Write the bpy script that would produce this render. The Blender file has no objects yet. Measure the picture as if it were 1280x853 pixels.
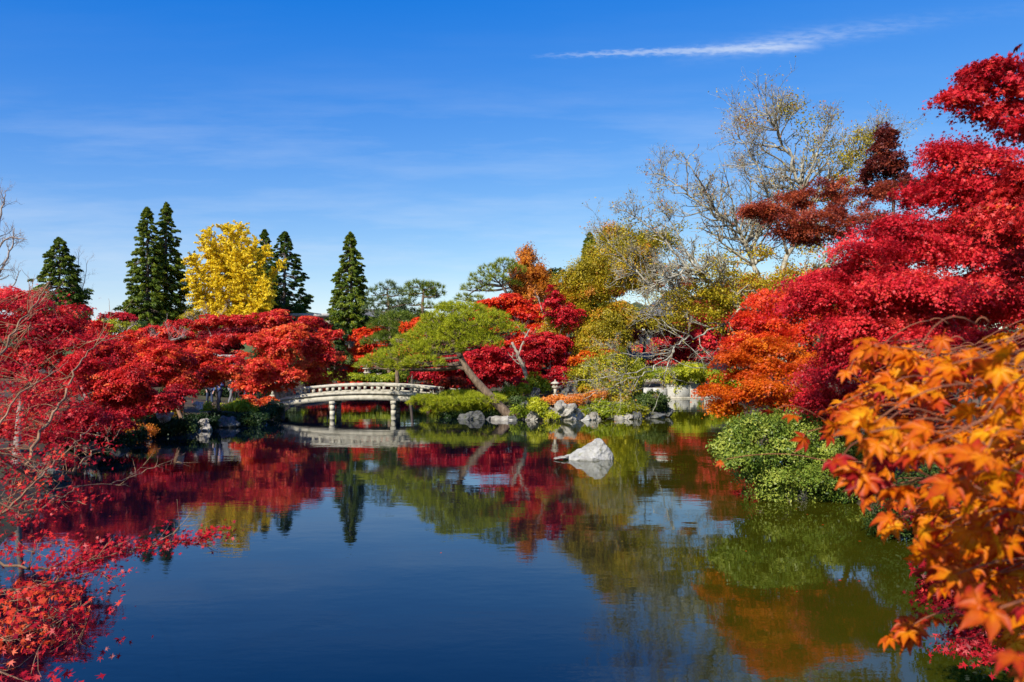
import bpy, bmesh, math
import numpy as np
from mathutils import noise as mnoise, Vector

# ------------------------------------------------------------------ camera, sky, sun, exposure
F, CX, HY, EYE = 995.0, 640.0, 455.0, 2.9      # focal length / principal column / horizon row in photo pixels, eye height
scene = bpy.context.scene
C = scene.collection
cam = bpy.data.objects.new('camera', bpy.data.cameras.new('camera'))
C.objects.link(cam)
cam.location = (0, 0, EYE)
cam.rotation_euler = (math.pi / 2, 0, 0)
cam.data.sensor_width = 36.0
cam.data.lens = 36.0 * F / 1280.0
cam.data.shift_y = (HY - 426.5) / 1280.0
cam.data.clip_start = 0.05
cam.data.clip_end = 3000
cam.data.dof.use_dof = True
cam.data.dof.focus_distance = 22.0
cam.data.dof.aperture_fstop = 7.0
scene.camera = cam

SUN_EL = math.radians(37)
SUN_AZ = math.atan2(-0.56, -0.83)               # behind the camera, to the left
sd = Vector((math.sin(SUN_AZ) * math.cos(SUN_EL), math.cos(SUN_AZ) * math.cos(SUN_EL), math.sin(SUN_EL)))
world = bpy.data.worlds.new('World')
scene.world = world
world.use_nodes = True
wt = world.node_tree
wt.nodes.clear()


class N:
    """small helper for wiring shader nodes"""
    def __init__(s, tree): s.t = tree
    def new(s, typ, **kw):
        n = s.t.nodes.new(typ)
        for k, v in kw.items():
            setattr(n, k, v)
        return n
    def link(s, a, b): s.t.links.new(a, b)
    def math(s, op, a, b=None, c=None, clamp=False):
        n = s.new('ShaderNodeMath', operation=op, use_clamp=clamp)
        for i, v in enumerate((a, b, c)):
            if v is None: continue
            if isinstance(v, (int, float)): n.inputs[i].default_value = v
            else: s.link(v, n.inputs[i])
        return n.outputs[0]
    def noise(s, vec, scale, detail=4, rough=0.55):
        n = s.new('ShaderNodeTexNoise')
        n.inputs['Scale'].default_value = scale
        n.inputs['Detail'].default_value = detail
        n.inputs['Roughness'].default_value = rough
        if vec is not None: s.link(vec, n.inputs['Vector'])
        return n.outputs['Fac']
    def ramp(s, fac, stops, interp='LINEAR'):
        n = s.new('ShaderNodeValToRGB')
        cr = n.color_ramp
        cr.interpolation = interp
        while len(cr.elements) < len(stops): cr.elements.new(0.5)
        for e, (p, c) in zip(cr.elements, stops):
            e.position = p
            e.color = (c[0], c[1], c[2], 1) if not isinstance(c, (int, float)) else (c, c, c, 1)
        s.link(fac, n.inputs[0])
        return n.outputs[0]
    def mix(s, fac, a, b, blend='MIX'):
        n = s.new('ShaderNodeMix', data_type='RGBA', blend_type=blend)
        for k, v in ((0, fac), (6, a), (7, b)):
            if isinstance(v, (int, float)): n.inputs[k].default_value = v
            elif isinstance(v, tuple): n.inputs[k].default_value = (v[0], v[1], v[2], 1)
            else: s.link(v, n.inputs[k])
        return n.outputs[2]
    def mapping(s, vec, scale):
        n = s.new('ShaderNodeMapping')
        n.inputs['Scale'].default_value = scale
        s.link(vec, n.inputs['Vector'])
        return n.outputs[0]


w = N(wt)
sky = w.new('ShaderNodeTexSky', sky_type='NISHITA', sun_disc=False)
sky.sun_elevation = SUN_EL
sky.sun_rotation = SUN_AZ
sky.air_density = 1.0
sky.dust_density = 0.25
sky.ozone_density = 2.2
hs = w.new('ShaderNodeHueSaturation')
hs.inputs['Saturation'].default_value = 1.22
hs.inputs['Hue'].default_value = 0.503
w.link(sky.outputs[0], hs.inputs['Color'])
# the deep autumn blue of a clean sky as the camera saw it: less red, more blue towards the zenith
sp = w.new('ShaderNodeSeparateColor')
w.link(hs.outputs[0], sp.inputs[0])
cc = w.new('ShaderNodeCombineColor')
w.link(w.math('MAXIMUM', w.math('MULTIPLY', w.math('SUBTRACT', sp.outputs[0], .62), 1.35), .05), cc.inputs[0])
w.link(w.math('MAXIMUM', w.math('SUBTRACT', w.math('MULTIPLY', sp.outputs[1], 1.15), .27), .1), cc.inputs[1])
w.link(w.math('MAXIMUM', w.math('MULTIPLY', w.math('POWER', sp.outputs[2], .44), 3.5), sp.outputs[2]), cc.inputs[2])
tc = w.new('ShaderNodeTexCoord')
sep = w.new('ShaderNodeSeparateXYZ')
w.link(tc.outputs['Generated'], sep.inputs[0])
dy = w.math('MAXIMUM', sep.outputs[1], 0.05)
front = w.math('GREATER_THAN', sep.outputs[1], 0.1)
az = w.math('DIVIDE', sep.outputs[0], dy)       # tangent of bearing
el = w.math('DIVIDE', sep.outputs[2], dy)       # tangent of elevation
comb = w.new('ShaderNodeCombineXYZ')
w.link(az, comb.inputs[0]); w.link(el, comb.inputs[1])
# contrail: a thin bright streak that widens and breaks up towards the right
s0 = w.math('DIVIDE', w.math('SUBTRACT', az, 0.02), 0.55)
line = w.math('ADD', 0.386, w.math('MULTIPLY', w.math('SUBTRACT', az, 0.02), 0.036))
off = w.math('SUBTRACT', el, line)
rag = w.noise(w.mapping(comb.outputs[0], (26, 90, 1)), 3, 5)
off = w.math('ADD', off, w.math('MULTIPLY', w.math('SUBTRACT', rag, 0.5), 0.012))
wid = w.math('ADD', 0.0016, w.math('MULTIPLY', w.math('MAXIMUM', s0, 0), 0.0062))
g = w.math('DIVIDE', off, wid)
core = w.math('EXPONENT', w.math('MULTIPLY', w.math('MULTIPLY', g, g), -1.0))
along = w.ramp(s0, [(0.0, 0), (0.18, 0.75), (0.5, 1.0), (0.60, 0.75), (0.68, 0.0)])
core = w.math('MULTIPLY', core, along)
line2 = w.math('ADD', 0.396, w.math('MULTIPLY', w.math('SUBTRACT', az, 0.28), 0.14))
g2 = w.math('DIVIDE', w.math('SUBTRACT', el, line2), 0.011)
tail = w.math('EXPONENT', w.math('MULTIPLY', w.math('MULTIPLY', g2, g2), -1.0))
tail = w.math('MULTIPLY', tail, w.ramp(s0, [(0.3, 0), (0.6, 0.34), (0.75, 0.18), (1.0, 0.03)]))
tail = w.math('MULTIPLY', tail, w.ramp(w.noise(w.mapping(comb.outputs[0], (10, 45, 1)), 5, 6), [(0.35, 0.25), (0.65, 1)]))
# faint cirrus in long bands, low over the trees
cir = w.noise(w.mapping(comb.outputs[0], (1.6, 12, 1)), 1.6, 7, 0.62)
cir = w.ramp(cir, [(0.44, 0), (0.74, 1)])
cir = w.math('MULTIPLY', cir, w.ramp(el, [(0.05, 0.5), (0.16, 0.42), (0.22, 0.2), (0.28, 0.24), (0.36, 0.03), (0.5, 0.0)]))
cl = w.math('ADD', w.math('ADD', w.math('MULTIPLY', core, 0.46), tail), w.math('MULTIPLY', cir, 0.85), clamp=True)
cl = w.math('MULTIPLY', cl, front)
col = w.mix(cl, cc.outputs[0], (6.6, 7.3, 8.2))
bg = w.new('ShaderNodeBackground')
bg.inputs['Strength'].default_value = 0.085
w.link(col, bg.inputs['Color'])
wo = w.new('ShaderNodeOutputWorld')
w.link(bg.outputs[0], wo.inputs['Surface'])

sl = bpy.data.lights.new('sun', 'SUN')
sl.energy = 4.6
sl.angle = math.radians(0.53)
sl.color = (1.0, 0.93, 0.82)
sun = bpy.data.objects.new('sun', sl)
C.objects.link(sun)
sun.rotation_euler = (-sd).to_track_quat('-Z', 'Y').to_euler()
sun.location = (-20, -20, 30)
scene.view_settings.view_transform = 'Standard'
scene.view_settings.look = 'None'
scene.view_settings.gamma = 1
scene.view_settings.use_curve_mapping = False
scene.view_settings.exposure = 0.5
scene.render.engine = 'CYCLES'
cy = scene.cycles
cy.max_bounces = 7
cy.diffuse_bounces = 3
cy.glossy_bounces = 3
cy.transmission_bounces = 4
cy.transparent_max_bounces = 4
cy.caustics_reflective = False
cy.caustics_refractive = False
cy.use_denoising = True
cy.sample_clamp_indirect = 6

rng = np.random.default_rng(11)


# ------------------------------------------------------------------ materials
def new_mat(name):
    m = bpy.data.materials.new(name)
    m.use_nodes = True
    m.node_tree.nodes.clear()
    n = N(m.node_tree)
    out = n.new('ShaderNodeOutputMaterial')
    return m, n, out


def leaf_mat(name, stops, trans=0.38, gloss=0.02, rough=0.45):
    m, n, out = new_mat(name)
    at = n.new('ShaderNodeAttribute', attribute_name='tint')
    fac = at.outputs['Fac']
    if name.startswith('orange_maple'):              # blotches and darker flecks on each blade
        gp = n.new('ShaderNodeNewGeometry')
        fac = n.math('ADD', fac, n.math('MULTIPLY', n.math('SUBTRACT', n.noise(gp.outputs['Position'], 70, 5, .6), .5), .55))
        fac = n.math('SUBTRACT', fac, n.math('MULTIPLY', n.ramp(n.noise(gp.outputs['Position'], 330, 3, .5), [(.66, 0), (.72, 1)]), .35))
    col = n.ramp(fac, stops)
    d = n.new('ShaderNodeBsdfDiffuse'); n.link(col, d.inputs[0])
    t = n.new('ShaderNodeBsdfTranslucent'); n.link(col, t.inputs[0])
    mx = n.new('ShaderNodeMixShader'); mx.inputs[0].default_value = trans
    n.link(d.outputs[0], mx.inputs[1]); n.link(t.outputs[0], mx.inputs[2])
    g = n.new('ShaderNodeBsdfGlossy'); g.inputs['Roughness'].default_value = rough
    g.inputs['Color'].default_value = (0.8, 0.8, 0.8, 1)
    m2 = n.new('ShaderNodeMixShader'); m2.inputs[0].default_value = gloss
    n.link(mx.outputs[0], m2.inputs[1]); n.link(g.outputs[0], m2.inputs[2])
    n.link(m2.outputs[0], out.inputs[0])
    return m


def rough_mat(name, stops, scale=4.0, stretch=(1, 1, 1), rough=0.85, bump=0.4, detail=8, fine=None, metallic=0.0, bscale=None, spec=0.3):
    m, n, out = new_mat(name)
    tcn = n.new('ShaderNodeTexCoord')
    v = n.mapping(tcn.outputs['Object'], stretch)
    f = n.noise(v, scale, detail, 0.62)
    col = n.ramp(f, stops)
    if fine:
        f2 = n.noise(tcn.outputs['Object'], fine[0], 6, 0.65)
        k = n.ramp(f2, [(fine[2], 0), (fine[3], 1)])
        col = n.mix(k, col, fine[1])
    p = n.new('ShaderNodeBsdfPrincipled')
    n.link(col, p.inputs['Base Color'])
    p.inputs['Roughness'].default_value = rough
    p.inputs['Metallic'].default_value = metallic
    p.inputs['Specular IOR Level'].default_value = spec
    if name.endswith('stone'):                       # dark wet band just above the water
        gp = n.new('ShaderNodeNewGeometry'); sz = n.new('ShaderNodeSeparateXYZ'); n.link(gp.outputs['Position'], sz.inputs[0])
        wet = n.math('ADD', sz.outputs[2], n.math('MULTIPLY', n.noise(gp.outputs['Position'], 5, 4), .14))
        col = n.mix(n.ramp(wet, [(.12, .8), (.20, 0)]), col, (.045, .045, .028))
    if bump:
        fb = n.noise(v, bscale or scale * 3, 8, 0.7)
        b = n.new('ShaderNodeBump'); b.inputs['Strength'].default_value = bump
        b.inputs['Distance'].default_value = 0.05
        n.link(fb, b.inputs['Height']); n.link(b.outputs[0], p.inputs['Normal'])
    n.link(p.outputs[0], out.inputs[0])
    return m


M = {}
M['red'] = leaf_mat('red_leaves', [(0, (.30, .008, .010)), (.4, (.70, .030, .030)), (.75, (.86, .065, .04)), (1, (.86, .20, .04))])
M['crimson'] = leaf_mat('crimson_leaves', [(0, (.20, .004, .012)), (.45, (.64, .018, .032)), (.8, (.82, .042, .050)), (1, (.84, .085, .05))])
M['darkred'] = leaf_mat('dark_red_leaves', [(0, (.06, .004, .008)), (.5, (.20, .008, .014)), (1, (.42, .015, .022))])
M['brownred'] = leaf_mat('brown_red_leaves', [(0, (.12, .018, .014)), (.5, (.30, .045, .024)), (1, (.50, .10, .03))])
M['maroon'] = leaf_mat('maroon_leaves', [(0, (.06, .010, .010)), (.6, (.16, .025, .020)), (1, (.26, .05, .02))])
M['vermilion'] = leaf_mat('vermilion_leaves', [(0, (.66, .022, .014)), (.5, (.84, .075, .016)), (1, (.86, .20, .015))])
M['orange'] = leaf_mat('orange_leaves', [(0, (.52, .055, .005)), (.5, (.74, .13, .006)), (1, (.80, .25, .010))])
M['tawny'] = leaf_mat('tawny_leaves', [(0, (.42, .13, .012)), (.5, (.70, .27, .018)), (1, (.84, .28, .07))])
M['yellow'] = leaf_mat('yellow_leaves', [(0, (.66, .44, .010)), (.5, (.92, .68, .018)), (1, (.94, .80, .07))])
M['olive'] = leaf_mat('olive_leaves', [(0, (.16, .15, .012)), (.5, (.42, .34, .018)), (.85, (.62, .46, .022)), (1, (.62, .26, .02))])
M['yellowgreen'] = leaf_mat('yellow_green_leaves', [(0, (.14, .18, .012)), (.5, (.36, .36, .018)), (1, (.60, .52, .024))])
M['hedge'] = leaf_mat('hedge_leaves', [(0, (.10, .16, .01)), (.5, (.30, .37, .014)), (1, (.58, .56, .024))])
M['bush'] = leaf_mat('bush_leaves', [(0, (.06, .11, .014)), (.5, (.20, .29, .035)), (1, (.46, .50, .08))], gloss=.02, rough=.4)
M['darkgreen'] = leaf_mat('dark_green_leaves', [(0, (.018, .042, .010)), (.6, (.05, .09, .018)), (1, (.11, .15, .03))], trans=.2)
M['cedar'] = leaf_mat('cedar_needles', [(0, (.030, .066, .008)), (.5, (.105, .165, .014)), (1, (.27, .30, .02))], trans=.3)
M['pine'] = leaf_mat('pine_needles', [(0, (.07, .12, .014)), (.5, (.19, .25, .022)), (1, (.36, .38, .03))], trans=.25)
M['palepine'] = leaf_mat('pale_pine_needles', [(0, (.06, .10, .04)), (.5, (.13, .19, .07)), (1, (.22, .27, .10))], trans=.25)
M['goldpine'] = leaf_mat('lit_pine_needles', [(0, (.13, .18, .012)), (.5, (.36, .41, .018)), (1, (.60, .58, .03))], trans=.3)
M['foreground'] = leaf_mat('orange_maple_leaves', [(0, (.26, .008, .010)), (.16, (.50, .022, .020)), (.32, (.52, .055, .008)), (.6, (.70, .16, .003)), (.85, (.80, .30, .004)), (1, (.84, .46, .012))], trans=.46, gloss=.012)
M['bark'] = rough_mat('bark', [(.3, (.055, .042, .034)), (.6, (.16, .125, .10)), (.8, (.26, .22, .18))], 9, (1, 1, .35), bump=.7)
M['palebark'] = rough_mat('pale_bark', [(.3, (.22, .18, .14)), (.6, (.42, .36, .28)), (.8, (.58, .52, .42))], 7, (1, 1, .5), bump=.6)
M['lichenbark'] = rough_mat('lichen_bark', [(.34, (.07, .055, .04)), (.48, (.30, .27, .20)), (.7, (.58, .56, .46))], 5, (1, 1, .7), bump=.6, fine=(11, (.28, .27, .10), .6, .72))
M['pinebark'] = rough_mat('pine_bark', [(.3, (.09, .055, .035)), (.6, (.24, .17, .11)), (.8, (.38, .30, .21))], 8, (1, 1, .4), bump=.9)
M['twig'] = rough_mat('pink_tan_bark', [(.3, (.15, .075, .04)), (.55, (.31, .18, .10)), (.8, (.46, .31, .18))], 6, (1, 1, .5), bump=.3)
M['redtwig'] = rough_mat('red_brown_twig', [(.3, (.16, .05, .03)), (.7, (.34, .13, .06))], 20, bump=.1)
M['greytwig'] = rough_mat('grey_twig_bark', [(.3, (.20, .16, .14)), (.7, (.42, .35, .31))], 6, bump=.2)
M['stone'] = rough_mat('pale_garden_stone', [(.28, (.10, .088, .070)), (.45, (.27, .245, .20)), (.6, (.42, .39, .33)), (.8, (.60, .57, .50))], 2.6, rough=.9, bump=1.0, fine=(5, (.16, .15, .05), .58, .72), bscale=9)
M['darkstone'] = rough_mat('dark_wet_stone', [(.3, (.035, .035, .033)), (.55, (.12, .12, .11)), (.8, (.27, .26, .23))], 3, rough=.75, bump=1.0, fine=(4, (.07, .08, .02), .55, .7), bscale=9)
M['whitestone'] = rough_mat('white_lichen_stone', [(.25, (.15, .14, .12)), (.42, (.32, .31, .275)), (.55, (.44, .43, .39)), (.8, (.58, .57, .53))], 3.2, rough=.9, bump=.9, fine=(5, (.17, .165, .075), .55, .72), bscale=10)
M['granite'] = rough_mat('weathered_granite', [(.28, (.32, .295, .225)), (.5, (.52, .48, .375)), (.75, (.64, .60, .48))], 3.0, rough=.88, bump=.3, fine=(2.4, (.13, .125, .08), .50, .76), bscale=30)
M['plaster'] = rough_mat('white_plaster', [(.3, (.34, .33, .29)), (.7, (.56, .55, .50))], 1.4, rough=.9, bump=.3, fine=(2.5, (.18, .17, .11), .56, .74))
M['paperwhite'] = rough_mat('white_painted_board', [(.3, (.68, .67, .64)), (.7, (.80, .80, .78))], 2, rough=.6, bump=.05)
M['wood'] = rough_mat('dark_timber', [(.3, (.035, .022, .014)), (.7, (.10, .065, .04))], 5, (1, 1, .2), rough=.7, bump=.3)
M['ridge'] = rough_mat('pale_ridge_tile', [(.3, (.26, .255, .24)), (.7, (.44, .43, .41))], 4, rough=.6, bump=.2)
M['glass'] = rough_mat('dark_window_glass', [(.3, (.02, .022, .025)), (.7, (.04, .045, .05))], 1, rough=.1, bump=0, spec=.6)


def tile_mat():
    m, n, out = new_mat('grey_roof_tile')
    t = n.new('ShaderNodeTexCoord')
    wv = n.new('ShaderNodeTexWave', wave_type='BANDS', bands_direction='X')
    wv.inputs['Scale'].default_value = 4.2
    n.link(t.outputs['Object'], wv.inputs[0])
    f = n.noise(t.outputs['Object'], 3.5, 6)
    col = n.ramp(f, [(.3, (.13, .135, .145)), (.7, (.30, .305, .315))])
    p = n.new('ShaderNodeBsdfPrincipled')
    n.link(col, p.inputs['Base Color'])
    p.inputs['Roughness'].default_value = .5
    b = n.new('ShaderNodeBump'); b.inputs['Distance'].default_value = .1; b.inputs['Strength'].default_value = .9
    n.link(wv.outputs['Fac'], b.inputs['Height']); n.link(b.outputs[0], p.inputs['Normal'])
    n.link(p.outputs[0], out.inputs[0])
    return m


M['tile'] = tile_mat()


def cloth_mat(name, c):
    return rough_mat(name, [(.3, tuple(v * .75 for v in c)), (.7, c)], 9, rough=.9, bump=.15)


for nm, c in (('navy', (.018, .026, .06)), ('black', (.015, .015, .017)), ('blue', (.06, .11, .30)), ('grey', (.20, .20, .21)),
              ('cream', (.58, .54, .46)), ('white', (.74, .74, .76)), ('denim', (.05, .07, .12)), ('redcoat', (.42, .03, .04)), ('mauve', (.34, .26, .38))):
    M['cloth_' + nm] = cloth_mat(nm + '_cloth', c)
M['skin'] = rough_mat('skin', [(.3, (.46, .27, .19)), (.7, (.56, .35, .26))], 4, rough=.6, bump=0)
M['hair'] = rough_mat('black_hair', [(.3, (.01, .008, .007)), (.7, (.03, .022, .018))], 20, rough=.5, bump=.2)


# ------------------------------------------------------------------ mesh helpers
def P(px, py, Y):
    return np.array([(px - CX) / F * Y, Y, EYE + (HY - py) / F * Y])


def link(o, parent=None):
    C.objects.link(o)
    if parent is not None: o.parent = parent
    return o


def thing(name, label, cat, loc=(0, 0, 0), group=None, kind=None, rotz=0):
    o = bpy.data.objects.new(name, None)
    link(o)
    o.empty_display_size = .3
    o.location = [float(v) for v in loc]
    o.rotation_euler = (0, 0, rotz)
    o['label'] = label
    o['category'] = cat
    if group: o['group'] = group
    if kind: o['kind'] = kind
    return o


def tag(o, label, cat, group=None):
    o['label'] = label; o['category'] = cat
    if group: o['group'] = group
    return o


class MB:
    """collects polygons, then becomes ONE mesh object"""
    def __init__(s):
        s.v = []; s.l = []; s.s = []; s.t = []; s.n = 0
    def add(s, v, loops, sizes, tint=None):
        v = np.asarray(v, float).reshape(-1, 3)
        s.v.append(v); s.l.append(np.asarray(loops, np.int64).ravel() + s.n)
        s.s.append(np.asarray(sizes, np.int64).ravel())
        s.t.append(np.full(len(v), .5) if tint is None else np.asarray(tint, float).ravel())
        s.n += len(v)
    def box(s, c, d, rz=0):
        x, y, z = np.asarray(d, float) / 2
        v = np.array([[i * x, j * y, k * z] for k in (-1, 1) for j in (-1, 1) for i in (-1, 1)])
        ca, sa = math.cos(rz), math.sin(rz)
        v = np.c_[v[:, 0] * ca - v[:, 1] * sa, v[:, 0] * sa + v[:, 1] * ca, v[:, 2]] + np.asarray(c, float)
        s.add(v, [0, 2, 3, 1, 4, 5, 7, 6, 0, 1, 5, 4, 2, 6, 7, 3, 0, 4, 6, 2, 1, 3, 7, 5], [4] * 6)
    def tube(s, pts, rad, k=6):
        pts = np.asarray(pts, float); rad = np.asarray(rad, float)
        n = len(pts)
        t = np.gradient(pts, axis=0)
        t /= np.linalg.norm(t, axis=1)[:, None] + 1e-9
        ref = np.array([0, 0, 1.0]) if abs(t[:, 2]).mean() < .75 else np.array([1.0, .3, 0])
        a = np.cross(t, ref); a /= np.linalg.norm(a, axis=1)[:, None] + 1e-9
        b = np.cross(t, a)
        th = np.arange(k) * 2 * math.pi / k
        v = pts[:, None] + rad[:, None, None] * (a[:, None] * np.cos(th)[None, :, None] + b[:, None] * np.sin(th)[None, :, None])
        i = np.arange(n - 1)[:, None] * k; j = np.arange(k)[None]; j2 = (j + 1) % k
        q = np.stack([i + j, i + j2, i + k + j2, i + k + j], -1).reshape(-1, 4)
        loops = np.r_[q.ravel(), np.arange(k)[::-1], np.arange(k) + (n - 1) * k]
        s.add(v.reshape(-1, 3), loops, np.r_[np.full(len(q), 4), k, k])
    def leaves(s, tmpl, Cn, Nn, size, tint, direct=None, vt=None):
        """tmpl: (verts, loops, sizes); one leaf per centre, facing Nn, pointing along direct (or any way)"""
        tv, tl, ts = tmpl
        n = len(Cn)
        if n == 0: return
        z = Nn / (np.linalg.norm(Nn, axis=1)[:, None] + 1e-9)
        d = rng.normal(size=(n, 3)) if direct is None else direct
        x = d - (d * z).sum(1)[:, None] * z
        x /= np.linalg.norm(x, axis=1)[:, None] + 1e-9
        y = np.cross(z, x)
        L = tv[None] * np.broadcast_to(np.asarray(size, float), (n,))[:, None, None]
        V = Cn[:, None] + L[..., :1] * x[:, None] + L[..., 1:2] * y[:, None] + L[..., 2:] * z[:, None]
        k = len(tv)
        loops = (np.asarray(tl)[None] + (np.arange(n) * k)[:, None]).ravel()
        T = np.repeat(tint, k) if vt is None else (tint[:, None] + vt[None]).ravel()
        s.add(V.reshape(-1, 3), loops, np.tile(ts, n), np.clip(T, 0, 1))
    def build(s, name, mat, parent=None, smooth=False):
        me = bpy.data.meshes.new(name)
        if s.n:
            v = np.concatenate(s.v).astype(np.float32)
            if parent is not None: v = v - np.array(parent.location, np.float32)
            l = np.concatenate(s.l).astype(np.int32); z = np.concatenate(s.s).astype(np.int32)
            me.vertices.add(len(v)); me.vertices.foreach_set('co', v.ravel())
            me.loops.add(len(l)); me.loops.foreach_set('vertex_index', l)
            me.polygons.add(len(z))
            st = np.zeros(len(z), np.int32); st[1:] = np.cumsum(z)[:-1]
            me.polygons.foreach_set('loop_start', st)
            me.update(calc_edges=True)
            if smooth: me.polygons.foreach_set('use_smooth', np.ones(len(z), bool))
            at = me.attributes.new('tint', 'FLOAT', 'POINT')
            at.data.foreach_set('value', np.concatenate(s.t).astype(np.float32))
        me.materials.append(mat)
        return link(bpy.data.objects.new(name, me), parent)


def from_bm(name, bm, mat, parent=None, smooth=False):
    me = bpy.data.meshes.new(name)
    if parent is not None:
        bmesh.ops.translate(bm, verts=bm.verts, vec=-Vector(parent.location))
    bm.to_mesh(me); bm.free()
    if smooth: me.polygons.foreach_set('use_smooth', np.ones(len(me.polygons), bool))
    me.materials.append(mat)
    return link(bpy.data.objects.new(name, me), parent)


# leaf outlines -----------------------------------------------------
DIAMOND = (np.array([[-.5, 0, 0], [-.05, .30, .07], [.5, 0, -.04], [-.05, -.30, .07]]), [0, 3, 2, 1], [4])
SLIM = (np.array([[-.5, 0, 0], [0, .17, .04], [.5, 0, -.08], [0, -.17, .04]]), [0, 3, 2, 1], [4])
OVAL = (np.array([[-.5, 0, 0], [-.2, .20, .03], [.2, .18, .02], [.5, 0, -.05], [.2, -.18, .02], [-.2, -.20, .03]]), [0, 5, 4, 3, 2, 1], [6])


def star(lobes, inner=.16, droop=.22):
    v = []
    for i, (ang, ln) in enumerate(lobes):
        v.append((math.cos(ang) * ln, math.sin(ang) * ln))
        if i < len(lobes) - 1:
            a2 = (ang + lobes[i + 1][0]) / 2
            v.append((math.cos(a2) * inner, math.sin(a2) * inner))
    v.append((-.12, 0))
    v = np.array(v); r2 = (v ** 2).sum(1)
    return (np.c_[v, -droop * r2 * 2], list(range(len(v))), [len(v)])


D = math.radians
STAR5 = star([(D(-115), .34), (D(-52), .48), (0, .56), (D(52), .48), (D(115), .34)])


def big_leaf():
    """seven-lobed maple leaf: every lobe two folded blades with a bulge and a drawn-out tip"""
    v, loops, sizes, t = [], [], [], []
    for ang, ln in ((-140, .22), (-95, .38), (-46, .50), (0, .58), (46, .50), (95, .38), (140, .22)):
        a = D(ang); u = np.array([math.cos(a), math.sin(a)]); q = np.array([-u[1], u[0]])
        b = len(v)
        prof = [(0, 0.012), (.24, .062), (.5, .125), (.72, .085), (.88, .03)]
        mid = [u * ln * f for f, _ in prof] + [u * ln]
        for f, wd in prof:
            for sg in (1, -1):
                p = u * ln * f + q * sg * wd * ln * 1.75
                v.append((p[0], p[1], .07 * wd / .12 - .30 * (ln * f) ** 2 * 1.6)); t.append(.10 - .34 * f - abs(wd) * .5)
        for f, p in zip([x[0] for x in prof] + [1], mid):
            v.append((p[0], p[1], -.36 * (ln * f) ** 2 * 1.6 - .012)); t.append(.14 - .42 * f)
        m0 = b + 10
        for i in range(4):
            loops += [m0 + i, m0 + i + 1, b + 2 * i + 2, b + 2 * i]; sizes.append(4)
            loops += [m0 + i + 1, m0 + i, b + 2 * i + 1, b + 2 * i + 3]; sizes.append(4)
        loops += [m0 + 4, m0 + 5, b + 8]; sizes.append(3)
        loops += [m0 + 5, m0 + 4, b + 9]; sizes.append(3)
    # stalk
    b = len(v)
    v += [(0, .008, 0), (0, -.008, 0), (-.42, -.005, -.05), (-.42, .005, -.05)]; t += [.0] * 4
    loops += [b, b + 1, b + 2, b + 3]; sizes.append(4)
    return (np.array(v), loops, sizes), np.array(t)


BIG, BIGT = big_leaf()


def unit(v): return v / (np.linalg.norm(v, axis=-1, keepdims=True) + 1e-9)


def bez(a, b, c, n=8):
    t = np.linspace(0, 1, n)[:, None]
    return (1 - t) ** 2 * a + 2 * t * (1 - t) * b + t * t * c


def smooth_path(pts, n=6, jit=0):
    """Catmull-Rom through pts"""
    p = np.asarray(pts, float)
    if len(p) < 3:
        t = np.linspace(0, 1, n)[:, None]; out = p[0] * (1 - t) + p[-1] * t
    else:
        q = np.vstack([2 * p[0] - p[1], p, 2 * p[-1] - p[-2]])
        out = []
        for i in range(1, len(q) - 2):
            t = np.linspace(0, 1, n, endpoint=False)[:, None]
            a, b, c, d = q[i - 1], q[i], q[i + 1], q[i + 2]
            out.append(.5 * (2 * b + (c - a) * t + (2 * a - 5 * b + 4 * c - d) * t ** 2 + (3 * b - a - 3 * c + d) * t ** 3))
        out = np.vstack(out + [p[-1:]])
    if jit: out[1:-1] += rng.normal(size=(len(out) - 2, 3)) * jit
    return out


# ------------------------------------------------------------------ terrain, pond
POND = np.array([(4.3, 2.6), (5.6, 6), (6.0, 9.8), (6.9, 14.8), (7.7, 20), (8.6, 27), (11, 38), (15, 50), (18.3, 60), (17.5, 67.3), (9.3, 67.3), (8.7, 55), (8.5, 46),
                 (7.2, 43.2), (4, 41.6), (.6, 41.8), (-1.2, 43), (-2.6, 45.2), (-3.3, 48), (-3.6, 55), (-4, 68), (-14, 71), (-16, 60), (-13.9, 48), (-13.2, 44.6),
                 (-12.4, 41), (-13.7, 38.4), (-15.2, 34.5), (-15.3, 30.3), (-13.6, 24.5), (-11.2, 19), (-9.4, 15.6), (-6.9, 9.5), (-5.4, 5.5), (-3.2, 2.8), (0, 2.3)])


def pond_sd(x, y):
    """signed distance to the water's edge, positive on land"""
    p = np.stack([x, y], -1)[..., None, :]
    a = POND; b = np.roll(POND, -1, 0); e = b - a
    wv = p - a
    t = np.clip((wv * e).sum(-1) / (e ** 2).sum(-1), 0, 1)
    d = np.sqrt((((wv - t[..., None] * e)) ** 2).sum(-1)).min(-1)
    cond = (a[:, 1] > p[..., 1]) != (b[:, 1] > p[..., 1])
    xi = a[:, 0] + (p[..., 1] - a[:, 1]) * e[:, 0] / np.where(np.abs(e[:, 1]) < 1e-9, 1e-9, e[:, 1])
    inside = (cond & (p[..., 0] < xi)).sum(-1) % 2 == 1
    return np.where(inside, -d, d)


def ground_z(x, y):
    x = np.asarray(x, float); y = np.asarray(y, float)
    d = pond_sd(x, y)
    out = .34 * (1 - np.exp(-np.maximum(d, 0) / .35)) + .85 * (1 - np.exp(-np.maximum(d, 0) / 7))
    inn = -1.1 * (1 - np.exp(-np.maximum(-d, 0) / 1.6))
    bumps = .06 * np.sin(x * 1.3 + 2 * np.sin(y * .7)) * np.cos(y * 1.1 + x * .4) * np.clip(np.abs(d), 0, 1)
    return np.where(d > 0, out + np.clip(d - 3, 0, 60) * .006, inn) + bumps


def gz(x, y): return float(ground_z(np.array([x]), np.array([y]))[0])


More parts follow.
